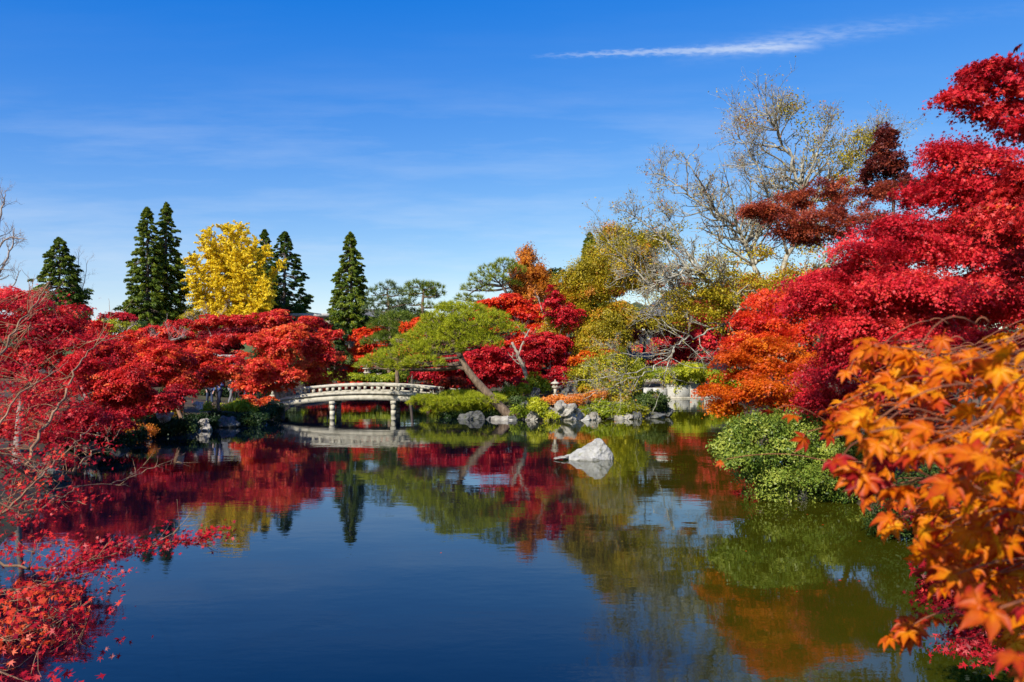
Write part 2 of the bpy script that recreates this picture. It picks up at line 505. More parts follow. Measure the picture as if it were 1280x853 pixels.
def grid_axis(lo, hi, a, b, step):
    core = np.arange(a, b + 1e-6, step)
    def tail(s, e):
        out, st, p = [], step, s
        while abs(p - s) < abs(e - s):
            st *= 1.18; p = p + math.copysign(st, e - s); out.append(p)
        return out
    return np.array(sorted(tail(a, lo) + list(core) + tail(b, hi)))


gx = grid_axis(-900, 900, -26, 26, .42)
gy = grid_axis(-120, 1400, -3, 76, .42)
X, Yg = np.meshgrid(gx, gy)
Zg = np.vstack([ground_z(X[i], Yg[i])[None] for i in range(len(gy))])
mb = MB()
ni, nj = len(gy), len(gx)
ii, jj = np.meshgrid(np.arange(ni - 1), np.arange(nj - 1), indexing='ij')
q = np.stack([ii * nj + jj, ii * nj + jj + 1, (ii + 1) * nj + jj + 1, (ii + 1) * nj + jj], -1).reshape(-1, 4)
mb.add(np.stack([X, Yg, Zg], -1).reshape(-1, 3), q, np.full(len(q), 4))
m, n, out = new_mat('mossy_leaf_strewn_earth')
tcn = n.new('ShaderNodeTexCoord')
f1 = n.noise(tcn.outputs['Object'], .35, 8, .6)
col = n.ramp(f1, [(.35, (.030, .023, .014)), (.5, (.055, .045, .018)), (.62, (.045, .06, .012)), (.75, (.07, .075, .018))])
f2 = n.noise(tcn.outputs['Object'], 7, 6, .7)
col = n.mix(n.ramp(f2, [(.54, 0), (.64, .8)]), col, (.24, .025, .012))
f3 = n.noise(tcn.outputs['Object'], 11, 5, .7)
col = n.mix(n.ramp(f3, [(.62, 0), (.70, .7)]), col, (.30, .14, .03))
p = n.new('ShaderNodeBsdfPrincipled'); n.link(col, p.inputs['Base Color']); p.inputs['Roughness'].default_value = .95
b = n.new('ShaderNodeBump'); b.inputs['Distance'].default_value = .06; b.inputs['Strength'].default_value = .8
n.link(f2, b.inputs['Height']); n.link(b.outputs[0], p.inputs['Normal']); n.link(p.outputs[0], out.inputs[0])
g = mb.build('ground', m, smooth=True); g['kind'] = 'structure'

# water -------------------------------------------------------------
m, n, out = new_mat('pond_water')
tcn = n.new('ShaderNodeTexCoord')
geo = n.new('ShaderNodeNewGeometry')
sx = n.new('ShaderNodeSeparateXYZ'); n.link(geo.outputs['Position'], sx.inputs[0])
# silty green murk coloured sunlit at right; tree shade painted into near, left water
sunlit_murk = n.math('ADD', n.math('SUBTRACT', n.math('MULTIPLY', sx.outputs[0], .34), .12), n.math('MULTIPLY', n.math('SUBTRACT', n.noise(geo.outputs['Position'], .30, 4), .5), .8))
far = n.ramp(n.math('ADD', n.math('MULTIPLY', sx.outputs[1], .04), n.math('MULTIPLY', n.noise(geo.outputs['Position'], .22, 3), .35)), [(.36, (.0001, .0012, .005)), (.66, (.0001, .0026, .009))])  # darker close by: tree shade on the near water put into its colour
mur = n.ramp(sunlit_murk, [(.0, 0), (.25, .12), (.7, 1)])
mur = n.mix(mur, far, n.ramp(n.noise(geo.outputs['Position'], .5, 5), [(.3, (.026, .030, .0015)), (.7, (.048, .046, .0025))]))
p = n.new('ShaderNodeBsdfPrincipled')
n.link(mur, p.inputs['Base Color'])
p.inputs['Roughness'].default_value = .012
p.inputs['IOR'].default_value = 1.47
p.inputs['Specular Tint'].default_value = (.35, .85, 1.0, 1)
w1 = n.noise(n.mapping(geo.outputs['Position'], (.8, 1.5, 1)), .55, 3, .5)
w2 = n.noise(n.mapping(geo.outputs['Position'], (1, 1.8, 1)), 4.5, 3, .55)
gust = n.ramp(n.noise(geo.outputs['Position'], .16, 3), [(.35, .25), (.65, 1)])
h = n.math('ADD', n.math('MULTIPLY', w1, .55), n.math('MULTIPLY', n.math('MULTIPLY', w2, gust), .11))
b = n.new('ShaderNodeBump'); b.inputs['Distance'].default_value = .02; b.inputs['Strength'].default_value = .5
n.link(h, b.inputs['Height']); n.link(b.outputs[0], p.inputs['Normal']); n.link(p.outputs[0], out.inputs[0])
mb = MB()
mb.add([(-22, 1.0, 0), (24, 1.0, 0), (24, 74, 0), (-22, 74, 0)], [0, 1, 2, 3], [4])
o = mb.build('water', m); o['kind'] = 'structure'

# wooded hills far behind -------------------------------------------
mb = MB()
xs = np.linspace(-420, 420, 220)
ys = np.linspace(330, 520, 40)
hx, hy = np.meshgrid(xs, ys)
prof = 25 + 5 * np.sin(hx * .013 + 1.2) + 3 * np.sin(hx * .041) + 2.2 * np.sin(hx * .11 + hy * .05)
bell = np.clip(np.sin((hy - 330) / 190 * math.pi), 0, 1) ** .6
hz = prof * bell + rng.normal(size=hx.shape) * 1.3 * bell + 1.0
a_, b_ = hx.shape
ii, jj = np.meshgrid(np.arange(a_ - 1), np.arange(b_ - 1), indexing='ij')
q = np.stack([ii * b_ + jj, ii * b_ + jj + 1, (ii + 1) * b_ + jj + 1, (ii + 1) * b_ + jj], -1).reshape(-1, 4)
mb.add(np.stack([hx, hy, hz], -1).reshape(-1, 3), q, np.full(len(q), 4))
o = mb.build('hills', rough_mat('far_wooded_hill', [(.3, (.035, .055, .02)), (.55, (.08, .10, .03)), (.75, (.16, .14, .05))], .12, bump=1, bscale=.3), smooth=True)
o['kind'] = 'structure'


# ------------------------------------------------------------------ plants
def sphere_pts(n):
    return unit(rng.normal(size=(n, 3)))


def crown_sprays(mb, c, r, leaf, tmpl, spray, dens=1.0, cover=1.0, flat=.2, hue=(.2, .9), tilt=.5, bottom=-.75, jit=.45, inner=.45):
    """fills an ellipsoid lobe with tilted leaf sprays; returns spray centres"""
    a, b_, c_ = r
    area = 4 * math.pi * ((((a * b_) ** 1.6 + (a * c_) ** 1.6 + (b_ * c_) ** 1.6) / 3) ** (1 / 1.6))
    n = max(4, int(area / (math.pi * spray ** 2) * 1.5 * dens))
    u = sphere_pts(n * 2); u = u[u[:, 2] > bottom][:n]; n = len(u)
    rr = inner + (1 - inner) * rng.random(n) ** .5
    cen = c + u * rr[:, None] * np.asarray(r) * (1 + rng.normal(size=(n, 1)) * .13)
    k = max(6, int(math.pi * spray ** 2 * cover / (leaf ** 2 * .30)))
    sizes = spray * rng.uniform(.6, 1.3, n)
    nrm = unit(u * tilt + np.array([0, 0, .85]) + rng.normal(size=(n, 3)) * .22)
    t1 = unit(np.cross(nrm, rng.normal(size=(n, 3)))); t2 = np.cross(nrm, t1)
    rad = np.sqrt(rng.random((n, k))) * (1 + .25 * rng.normal(size=(n, k)))
    th = rng.random((n, k)) * 2 * math.pi
    th += .35 * np.sin(th * 3 + rng.random((n, 1)) * 6)
    q = (rad * np.cos(th))[..., None] * t1[:, None] + (rad * np.sin(th))[..., None] * t2[:, None]
    q = q + nrm[:, None] * (rng.normal(size=(n, k, 1)) * flat - .28 * (rad ** 2)[..., None])
    pos = cen[:, None] + q * sizes[:, None, None]
    ln = unit(nrm[:, None] * .7 + u[:, None] * .65 + rng.normal(size=(n, k, 3)) * jit)
    base = rng.normal(hue[0] + (hue[1] - hue[0]) * .5, (hue[1] - hue[0]) * .27, (n, 1)) + rng.normal() * .12
    base[rng.random(n) < .03] = .95
    tint = np.clip(base + rng.normal(size=(n, k)) * .12, 0, 1)
    mb.leaves(tmpl, pos.reshape(-1, 3), ln.reshape(-1, 3), leaf * rng.uniform(.55, 1.35, n * k), tint.ravel())
    return cen + unit(cen - c) * (sizes * rng.uniform(-.2, 1.0, n))[:, None]


def limbs(mb, base, top, cens, tr, k=7, twigs=True, bend=.06, lobes=None):
    """trunk from base to top, a limb to each lobe, twigs to its sprays"""
    hgt = np.linalg.norm(top - base)
    mid = (base + top) / 2 + rng.normal(size=3) * np.array([1, 1, 0]) * hgt * bend
    tp = bez(base, mid, top, 10)
    fl = np.linspace(1, .5, 10); fl[0] = 1.35; fl[1] = 1.08
    mb.tube(tp, tr * fl, k)
    gp = list(tp[5:]); gr = list(tr * fl[5:] * .8)
    order = np.argsort([np.linalg.norm(c - top) for c, _ in lobes])
    for oi in order:                                 # each bough springs from the nearest wood already grown
        (c, r), cen = lobes[oi], cens[oi]
        e = c - np.array([0, 0, r[2] * .35])
        ga = np.array(gp)
        dd = np.linalg.norm(ga - e, axis=1) + .9 * np.maximum(0, ga[:, 2] - e[2] + .1)
        gi = int(np.argmin(dd)); s = ga[gi]
        m_ = (s + e) / 2 + np.array([0, 0, .12 * np.linalg.norm(e - s)]) + rng.normal(size=3) * .07 * np.linalg.norm(e - s)
        lr = max(.008, min(tr * .45, gr[gi] * .75))
        pth = bez(s, m_, e, 7)
        gp += list(pth[2:]); gr += list(np.linspace(lr, lr * .4, 7)[2:])
        mb.tube(pth, np.linspace(lr, lr * .4, 7), 5)
        if twigs:
            sel = cen[rng.permutation(len(cen))[:min(len(cen), 16)]]
            for t in sel:
                s2 = pth[rng.integers(3, 7)]
                mb.tube(bez(s2, (s2 + t) / 2 + rng.normal(size=3) * .1 * np.linalg.norm(t - s2), t, 4), np.linspace(lr * .3, lr * .08, 4), 3)


def tree(name, label, cat, px, Y, lobes, mat, bark='bark', leaf=None, spray=None, tr=None, dens=1., cover=1., flat=.2, hue=(.15, .9), tilt=.5,
         tmpl=None, top=None, group=None, base_py=None, twigs=True, trunk_name='trunk', crown_name='crown', depth=.8, inner=.45, bottom=-.75, jit=.45, clumps=5, core=True, frag=1.0, loose=False):
    """lobes: (px, py, half-width px, half-height px[, extra depth m]) in the photo at distance Y"""
    s = Y / F
    if loose:                                        # thin tiers with gaps and stray shoots
        clumps, frag, flat, tilt, cover = 8, .86, .11, .32, cover * .95
    leaf = leaf or max(.075, 2.6 * s)
    tmpl = tmpl or (STAR5 if Y < 23 else DIAMOND)
    L = []
    for lb in lobes:
        dY = lb[4] if len(lb) > 4 else rng.uniform(-.6, .6) * lb[2] * s * .6
        c = P(lb[0], lb[1], Y + dY)
        r0 = np.array([lb[2] * s, lb[2] * s * depth, lb[3] * s])
        if lb[2] < 14 or clumps < 2:
            L.append((c, r0)); continue
        if core: L.append((c - (0, 0, .15 * r0[2]), r0 * .62))
        for q in range(clumps):                     # every bough breaks into smaller clouds of leaves
            o_ = unit(rng.normal(size=3)) * rng.uniform(.3, .85) * (1 + .35 * (frag < 1))
            f = rng.uniform(.30, .60) * frag
            L.append((c + o_ * r0 * (1.05 - .5 * f), r0 * f * np.array([1.1, 1.1, .9])))
    bx = (px - CX) / F * Y
    base = np.array([bx, Y, gz(bx, Y) - .12])
    if base[2] < -.1: base[2] = -.3
    if top is None:
        cm = np.mean([c for c, _ in L], 0); base_h = min(c[2] for c, _ in L)
        topv = np.array([cm[0] * .6 + base[0] * .4, cm[1] * .6 + Y * .4, max(base[2] + .6, .4 * base_h + .6 * cm[2])])
    else:
        topv = P(top[0], top[1], Y)
    rt = thing(name, label, cat, base, group)
    mb = MB(); cens = []
    for c, r in L:
        sp = spray or float(np.clip(.42 * min(r[0], 1.6 * r[2]), .22, .8))
        cens.append(crown_sprays(mb, c, r, leaf, tmpl, sp, dens, cover, flat, hue, tilt, bottom, jit, inner))
    tb = MB()
    limbs(tb, base, topv, cens, tr or .018 * (topv[2] - base[2]) + .05, lobes=L, twigs=twigs)
    tb.build(trunk_name, M[bark], rt, smooth=True)
    mb.build(crown_name, M[mat], rt)
    return rt


def shrub(label, px, Y, lobes, mat, name='shrub', cat='shrub', group=None, leaf=None, **kw):
    return tree(name, label, cat, px, Y, lobes, mat, leaf=leaf or max(.06, 2.4 * Y / F), tr=.05, group=group, trunk_name='stem', crown_name='foliage',
                flat=.35, tilt=1.0, tmpl=kw.pop('tmpl', DIAMOND if Y > 23 else OVAL), **kw)


def cedar(label, px, Y, top_py, base_py, half, mat='cedar', seed=0, dark=(.1, .9), clump=.075, bare=.12):
    """conical evergreen: clumps on drooping boughs round a straight stem"""
    s = Y / F
    bx = (px - CX) / F * Y
    base = np.array([bx, Y, gz(bx, Y) - .1])
    top = P(px, top_py, Y)
    low = P(px, base_py, Y)[2]
    H = top[2] - low; R = half * s
    rt = thing('cedar_tree', label, 'cedar', base, 'dark green cedars behind the pond')
    tb = MB(); mb = MB()
    tb.tube(bez(base, (base + top) / 2 + rng.normal(size=3) * .15, top, 10), np.linspace(.022 * (top[2] - base[2]), .03, 10), 8)
    n = 560
    t = rng.random(n) ** 1.25
    t[:12] = np.linspace(.93, .995, 12)
    prof = np.minimum(1, 1.12 * (1 - t) ** .62) * (1 - .32 * np.clip(.16 - t, 0, 1) / .16)
    th = rng.random(n) * 2 * math.pi
    lump = 1 + .22 * np.sin(th * 3 + t * 19) + .15 * np.sin(th * 2 - t * 31)
    rr = prof * R * np.clip(lump, .6, 1.3) * (.35 + .65 * rng.random(n) ** .45) * np.where(rng.random(n) < .12, 1.18, 1)
    cen = np.c_[bx + rr * np.cos(th), Y + rr * np.sin(th), low + t * H - rr * .18]
    cr = clump * H * (.16 + .95 * (1 - t)) * rng.uniform(.6, 1.35, n) * .58
    for c, r0, tt, a in zip(cen[::3], rr[::3], t[::3], th[::3]):
        s0 = np.array([bx, Y, low + tt * H + r0 * .12])
        tb.tube(np.array([s0, (s0 + c) / 2 + (0, 0, .1), c]), [.07, .05, .02], 4)
    k = 90
    u = sphere_pts(n * k).reshape(n, k, 3)
    out = np.c_[np.cos(th), np.sin(th), np.full(n, .10)]
    v_ = rng.uniform(-1.3, 1.3, (n, k))
    pos = cen[:, None] + (u * np.array([.55, .55, .42]) * (1.25 - .35 * v_[..., None]) * rng.uniform(.2, 1.1, (n, k, 1)) + out[:, None] * v_[..., None] * .85) * cr[:, None, None]
    pos[..., 2] -= (.16 * np.maximum(0, v_ + .6) ** 2 - .12) * cr[:, None]
    u = unit(u + out[:, None] * .3 + np.array([0, 0, .3]))
    nr = unit(u + rng.normal(size=u.shape) * .5)
    tint = np.clip(rng.normal((dark[0] + dark[1]) / 2, .16, (n, 1)) + rng.normal(size=(n, k)) * .14, 0, 1)
    mb.leaves(SLIM, pos.reshape(-1, 3), nr.reshape(-1, 3), 3.6 * s * rng.uniform(.7, 1.3, n * k), tint.ravel(), direct=(out[:, None] * 1.0 + np.array([0, 0, -.35]) + rng.normal(size=(n, k, 3)) * .45).reshape(-1, 3))
    tb.build('trunk', M['bark'], rt, smooth=True)
    mb.build('crown', M[mat], rt)
    return rt


NEEDLE = (np.array([[0, .05, 0], [0, -.05, 0], [1, 0, 0]]), [0, 1, 2], [3])


def needle_pads(mb, pads, s, ln_px=5.5, dens=1.0, hue=(.2, .9), up=.75):
    """pads: (centre, radii) flattened clouds of needle tufts on their upper sides"""
    ln = ln_px * s
    cens = []
    for c, r in pads:
        n = int(max(12, 2.4 * dens * r[0] * r[1] * math.pi / (ln * ln * .9)))
        u = sphere_pts(n * 2); u = u[u[:, 2] > -.35][:n]; n = len(u)
        cen = c + u * np.asarray(r) * (.55 + .45 * rng.random((n, 1)) ** .5)
        k = 16
        d = unit(rng.normal(size=(n, k, 3)) * .75 + u[:, None] * .5 + np.array([0, 0, up]))
        nr = unit(np.cross(d, rng.normal(size=d.shape)))
        tint = np.clip(rng.normal((hue[0] + hue[1]) / 2, .17, (n, 1)) + .10 * rng.normal(size=(n, k)), 0, 1)
        mb.leaves(NEEDLE, np.repeat(cen, k, 0), nr.reshape(-1, 3), ln * rng.uniform(.7, 1.2, n * k), tint.ravel(), direct=d.reshape(-1, 3))
        cens.append(cen)
    return cens


def pine(label, trunk_px, Y, pads, mat, tr=.2, bark='pinebark', ln_px=5.5, dens=1., hue=(.2, .9), extra_limbs=(), depth=.8, dYs=.6, group=None, name='pine_tree'):
    s = Y / F
    bx = (trunk_px[0][0] - CX) / F * Y
    pts = [P(a, b, Y + (c[0] if c else 0)) for a, b, *c in trunk_px]
    base = pts[0].copy()
    rt = thing(name, label, 'pine', base, group)
    tb = MB(); mb = MB()
    tp = smooth_path(pts, 6)
    tb.tube(tp, np.linspace(tr, tr * .45, len(tp)), 9)
    for lp in extra_limbs:
        q = smooth_path([P(a, b, Y + (c[0] if c else 0)) for a, b, *c in lp], 5)
        tb.tube(q, np.linspace(tr * .5, tr * .18, len(q)), 6)
    PD = []
    for a, b, rx, rz, *c in pads:
        dY = c[0] if c else rng.uniform(-dYs, dYs) * rx * s
        PD.append((P(a, b, Y + dY), np.array([rx * s, rx * s * depth, rz * s])))
    cens = needle_pads(mb, PD, s, ln_px, dens, hue)
    for (c, r), cen in zip(PD, cens):
        d = np.linalg.norm(tp - c, axis=1) + np.maximum(0, tp[:, 2] - c[2]) * 1.5
        st = tp[min(len(tp) - 1, int(np.argmin(d[len(tp) // 2:]) + len(tp) // 2))]
        e = c - np.array([0, 0, r[2] * .3])
        q = bez(st, (st + e) / 2 + np.array([0, 0, -.04 * np.linalg.norm(e - st)]) + rng.normal(size=3) * .06 * np.linalg.norm(e - st), e, 6)
        tb.tube(q, np.linspace(tr * .34, tr * .12, 6), 5)
        for t in cen[rng.permutation(len(cen))[:10]]:
            s2 = q[rng.integers(3, 6)]
            tb.tube(np.array([s2, (s2 + t) / 2 + rng.normal(size=3) * .05, t]), [tr * .12, tr * .08, tr * .03], 3)
    tb.build('trunk', M[bark], rt, smooth=True)
    mb.build('crown', M[mat], rt)
    return rt


def grow(mb, p, d, ln, r, lev, tips, up=.15, spread=.7, nb=(4, 6), shrink=.5, kink=.16):
    """one wavy branch and, recursively, the branches along it"""
    n = 5
    pts = [p]; dd = d
    for i in range(n):
        dd = unit(dd + rng.normal(size=3) * kink + np.array([0, 0, up * .3]))
        pts.append(pts[-1] + dd * ln / n)
    pts = np.array(pts)
    mb.tube(pts, np.linspace(r, r * .35, n + 1), 5 if r > .03 else 3)
    if lev <= 0:
        tips.append(pts[-1]); return
    for i in range(rng.integers(nb[0], nb[1] + 1)):
        f = rng.uniform(.25, 1)
        i0 = min(n - 1, int(f * n)); q = pts[i0] + (pts[i0 + 1] - pts[i0]) * (f * n - i0)
        t = unit(pts[i0 + 1] - pts[i0])
        side = unit(np.cross(t, rng.normal(size=3)))
        nd = unit(t * (1 - spread * .45) + side * spread + np.array([0, 0, up]))
        grow(mb, q, nd, ln * shrink * rng.uniform(.7, 1.25), max(.004, r * .5), lev - 1, tips, up, spread, nb, shrink, kink)


def bare_tree(label, Y, base_px, limbs_px, r0, lev=2, bark='greytwig', side_len=.5, nb=(3, 5), up=.2, name='bare_tree', per=5, minr=.01, cat='bare tree', spread=.7, thick=1.0):
    pts0 = P(base_px[0], base_px[1], Y)
    bx = pts0[0]
    base = np.array([bx, Y, gz(bx, Y) - .1])
    rt = thing(name, label, cat, base)
    tb = MB(); tips = []
    for lp, ra, rb in limbs_px:
        pts = smooth_path([P(a, b, Y + (c[0] if c else 0)) for a, b, *c in lp], 5, .0)
        if pts[0][2] < 1.6 and abs(lp[0][0] - base_px[0]) < 3: pts[0] = base
        L = np.linalg.norm(np.diff(pts, axis=0), axis=1).sum()
        pts[1:-1] += rng.normal(size=(len(pts) - 2, 3)) * L * .006
        tb.tube(pts, np.linspace(ra, rb, len(pts)) * thick, 7)
        for j in range(int(per * (.45 if pts[-1][2] < 3.5 else 1) * max(1, L / 2.2))):
            i = rng.integers(max(1, int(len(pts) * .2)), len(pts) - 1)
            t = unit(pts[i + 1] - pts[i]) if i + 1 < len(pts) else unit(pts[i] - pts[i - 1])
            side = unit(np.cross(t, rng.normal(size=3)))
            fr = i / len(pts)
            grow(tb, pts[i], unit(t * .6 + side * spread + np.array([0, 0, up])), side_len * L * rng.uniform(.25, .6) * (1.1 - .5 * fr), max(minr, (ra + (rb - ra) * fr) * .4), lev, tips, up, spread, nb)
    tb.build('trunk', M[bark], rt, smooth=True)
    return rt, np.array(tips)

# ------------------------------------------------------------------ stone bridge
def bridge():
    X0, HW, Y0, Y1 = (459 - CX) / F * 45, 5.27, 45.0, 47.0
    zb = lambda x: .85 - .43 * ((x - X0) / HW) ** 2
    rt = thing('stone_footbridge', 'pale stone arched footbridge with openwork railings crossing the pond', 'bridge', (X0, 46, 0))
    def strip(mb, xa, xb, ya, yb, lo, hi, n=28):
        xs = np.linspace(xa, xb, n)
        v = []
        for x in xs:
            z = zb(x)
            v += [(x, ya, z + lo), (x, yb, z + lo), (x, yb, z + hi), (x, ya, z + hi)]
        i = np.arange(n - 1)[:, None] * 4
        q = np.concatenate([np.stack([i + a, i + b, i + b + 4, i + a + 4], -1).reshape(-1, 4) for a, b in ((0, 1), (1, 2), (2, 3), (3, 0))])
        e = (n - 1) * 4
        mb.add(v, np.r_[q.ravel(), 3, 2, 1, 0, e, e + 1, e + 2, e + 3], np.full(len(q) + 2, 4))
    xa, xb = X0 - HW, X0 + HW
    for ya in (Y0, Y1 - .3):
        mb = MB(); strip(mb, xa, xb, ya, ya + .3, 0, .27); mb.build('girder', M['granite'], rt)
    mb = MB(); strip(mb, xa, xb, Y0 + .08, Y1 - .08, .273, .335); strip(mb, xa + .02, xb - .02, Y0 - .05, Y1 + .05, .338, .475); mb.build('deck', M['granite'], rt)
    for ya in (Y0 + .03, Y1 - .21):
        mb = MB(); strip(mb, xa + .25, xb - .25, ya - .03, ya + .21, .785, .945); hr = mb.build('handrail', M['granite'], rt)
        mb = MB(); strip(mb, xa + .25, xb - .25, ya + .01, ya + .17, .478, .54); mb.build('bottom_rail', M['granite'], rt)
        x = xa + .3; i = 0
        while x < xb - .25:
            mb = MB(); strip(mb, x, x + .15, ya, ya + .18, .542, .783, 2); mb.build('rail_post', M['granite'], rt)
            x += .38 if i % 2 else .73; i += 1
        for x in (xa + .02, xb - .27):
            mb = MB(); strip(mb, x, x + .22, ya - .04, ya + .2, .477, 1.02, 2); mb.build('end_post', M['granite'], rt)
    for px in (414.6, 491.3):
        x = (px - CX) / F * 45
        mb = MB(); mb.box((x, 46, zb(x) - .1), (.30, 2.0, .2)); mb.build('crossbeam', M['granite'], rt)
        for y in (Y0 + .16, Y1 - .16):
            mb = MB()
            for k in range(4):
                zt = zb(x) - .202 - k * .34
                a = np.arange(8) * math.pi / 4 + math.pi / 8
                for r0, r1, z0, z1 in ((.146, .150, zt - .335, zt - .018), (.150, .143, zt - .018, zt)):
                    v = np.r_[np.c_[x + r0 * np.cos(a), y + r0 * np.sin(a), np.full(8, z0)], np.c_[x + r1 * np.cos(a), y + r1 * np.sin(a), np.full(8, z1)]]
                    q = [[j, (j + 1) % 8, (j + 1) % 8 + 8, j + 8] for j in range(8)]
                    mb.add(v, np.r_[np.ravel(q), np.arange(8)[::-1], np.arange(8) + 8], [4] * 8 + [8, 8])
            mb.build('pier', M['granite'], rt)
    for x, sgn in ((xa - .25, -1), (xb + .25, 1)):
        mb = MB(); mb.box((x, 46, .18), (.5, 2.4, 1.1)); mb.build('abutment', M['darkstone'], rt)


bridge()


# ------------------------------------------------------------------ buildings
def temple(name, label, cat, px, Y, wdt, dep, wall_h, roof_h, over=.9, rotz=0, along='x', base_z=None, cols=4, ridge_mat='ridge'):
    """timber hall: walls, posts, windows, a concave hip-and-gable tiled roof with upturned corners"""
    bx = (px - CX) / F * Y
    z0 = (gz(bx, Y) if base_z is None else base_z) - .1
    rt = thing(name, label, cat, (bx, Y, z0), None, None)
    ca, sa = math.cos(rotz), math.sin(rotz)
    def T(v):
        v = np.asarray(v, float).reshape(-1, 3)
        return np.c_[v[:, 0] * ca - v[:, 1] * sa + bx, v[:, 0] * sa + v[:, 1] * ca + Y, v[:, 2] + z0]
    def bxm(mb, c, d):
        mb.box(T([c])[0], d, rotz)
    hw, hd = wdt / 2, dep / 2
    mb = MB(); bxm(mb, (0, 0, .2), (wdt + .8, dep + .8, .4)); mb.build('foundation', M['stone'], rt)
    mb = MB(); bxm(mb, (0, 0, .4 + (wall_h - .4) / 2), (wdt - .1, dep - .1, wall_h - .4)); mb.build('wall', M['plaster'], rt)
    for i in range(cols + 1):
        for sy in (-1, 1):
            mb = MB(); bxm(mb, (-hw + i * wdt / cols, sy * hd, .4 + (wall_h - .4) / 2), (.2, .2, wall_h - .42)); mb.build('post', M['wood'], rt)
    for sy in (-1, 1):
        for nm_, zz in (('lintel', wall_h - .25), ('sill_beam', .55)):
            mb = MB(); bxm(mb, (0, sy * (hd + .003), zz), (wdt - .2, .14, .2)); mb.build(nm_, M['wood'], rt)
    for i in range(cols):
        xc = -hw + (i + .5) * wdt / cols
        for sy in (-1, 1):
            if i == cols // 2:
                mb = MB(); bxm(mb, (xc, sy * hd, .4 + .45 * wall_h * .8), (wdt / cols - .35, .1, wall_h * .66)); mb.build('door', M['wood'], rt)
            else:
                mb = MB(); bxm(mb, (xc, sy * hd, .55 * wall_h + .2), (wdt / cols - .4, .08, wall_h * .4)); fr = mb.build('window', M['glass'], rt)
                mb = MB()
                for k in range(5):
                    bxm(mb, (xc + (k - 2) * (wdt / cols - .5) / 5, sy * (hd + .052), .55 * wall_h + .2), (.05, .03, wall_h * .39))
                o = mb.build('lattice', M['wood'], None)
                o.data.transform(__import__('mathutils').Matrix.Translation(-rt.location)); o.parent = fr
    # roof in the frame where the ridge runs along local x
    L, Wd = (hw + over, hd + over) if along == 'x' else (hd + over, hw + over)
    def R(u, v, z):
        return (u, v, z) if along == 'x' else (v, -u, z)
    n = 10
    gable_at = .52
    zf = lambda t: roof_h * (1 - t) ** 1.45             # t: 0 ridge .. 1 eave
    mb = MB()
    us = np.linspace(-1, 1, 25)
    def sheet(fn, nu, nv, thick=.14):
        u = np.linspace(-1, 1, nu); v = np.linspace(0, 1, nv)
        pts = np.array([[fn(a, b) for b in v] for a in u])
        top = T(pts.reshape(-1, 3)); bot = top - np.array([0, 0, thick])
        k = nu * nv
        qs = []
        for i in range(nu - 1):
            for j in range(nv - 1):
                a = i * nv + j; qs.append([a, a + nv, a + nv + 1, a + 1]); qs.append([k + a, k + a + 1, k + a + nv + 1, k + a + nv])
        for i in range(nu - 1):
            for j in (0, nv - 1):
                a = i * nv + j; qs.append([a, a + nv, k + a + nv, k + a])
        for j in range(nv - 1):
            for i in (0, nu - 1):
                a = i * nv + j; qs.append([a, a + 1, k + a + 1, k + a])
        mb.add(np.r_[top, bot], np.ravel(qs), [4] * len(qs))
    def side(sg):
        def fn(a, b):
            z = zf(b) + wall_h
            g = gable_at
            half = L * (g + (1 - g) * np.clip((b - .55) / .45, 0, 1)) if b > .55 else L * (g + .04)
            lift = .35 * (abs(a) ** 5) * b ** 3
            return R(a * half, sg * b * Wd, z + lift)
        return fn
    for sg in (-1, 1): sheet(side(sg), 25, 11)
    def end(sg):
        def fn(a, b):
            t = .55 + .45 * b
            z = zf(t) + wall_h
            lift = .35 * (abs(a) ** 5) * t ** 3
            return R(sg * L * (gable_at + (1 - gable_at) * b), a * t * Wd, z + lift)
        return fn
    for sg in (-1, 1): sheet(end(sg), 21, 6)
    rf = mb.build('roof', M['tile'], rt)
    for sg in (-1, 1):
        mb = MB()
        bb = np.linspace(0, .55, 6)
        left = [R(sg * L * (gable_at - .05), -b * Wd, zf(b) + wall_h - .16) for b in bb[::-1]]
        right = [R(sg * L * (gable_at - .05), b * Wd, zf(b) + wall_h - .16) for b in bb[1:]]
        v = T(left + right)
        off = T([R(sg * L * (gable_at - .12), 0, 0)])[0] - T([R(sg * L * (gable_at - .05), 0, 0)])[0]
        k = len(v)
        mb.add(np.r_[v, v + off], np.r_[np.arange(k), np.arange(k)[::-1] + k], [k, k])
        mb.build('gable', M['plaster'], rt)
    mb = MB()
    xs = np.linspace(-1, 1, 17)
    pts = T([R(a * L * (gable_at + .1), 0, roof_h + wall_h + .16 + .32 * abs(a) ** 6) for a in xs])
    mb.tube(pts, np.full(17, .12), 8)
    o = mb.build('ridge', M[ridge_mat], None); o.data.transform(__import__('mathutils').Matrix.Translation(-rt.location)); o.parent = rf
    return rt


temple('temple_hall', 'grey tiled hip-and-gable temple roof showing above red maples on the right', 'temple hall', 842, 84, 9, 10, 6.6, 3.2, along='y', cols=3)
temple('gate_building', 'small grey tiled gate roof half hidden behind the central maples', 'gate', 752, 54, 4.2, 3.4, 2.75, 1.35, rotz=.25, cols=3)
temple('garden_gate', 'low gate with a pale upturned roof ridge among red maples on the left', 'gate', 284, 56, 2.0, 1.6, 1.85, .80, over=.7, cols=2)
temple('temple_house', 'wide grey tiled house roof behind the slender cedar', 'house', 462, 106, 7, 6, 6.0, 2.6, cols=4, ridge_mat='tile')


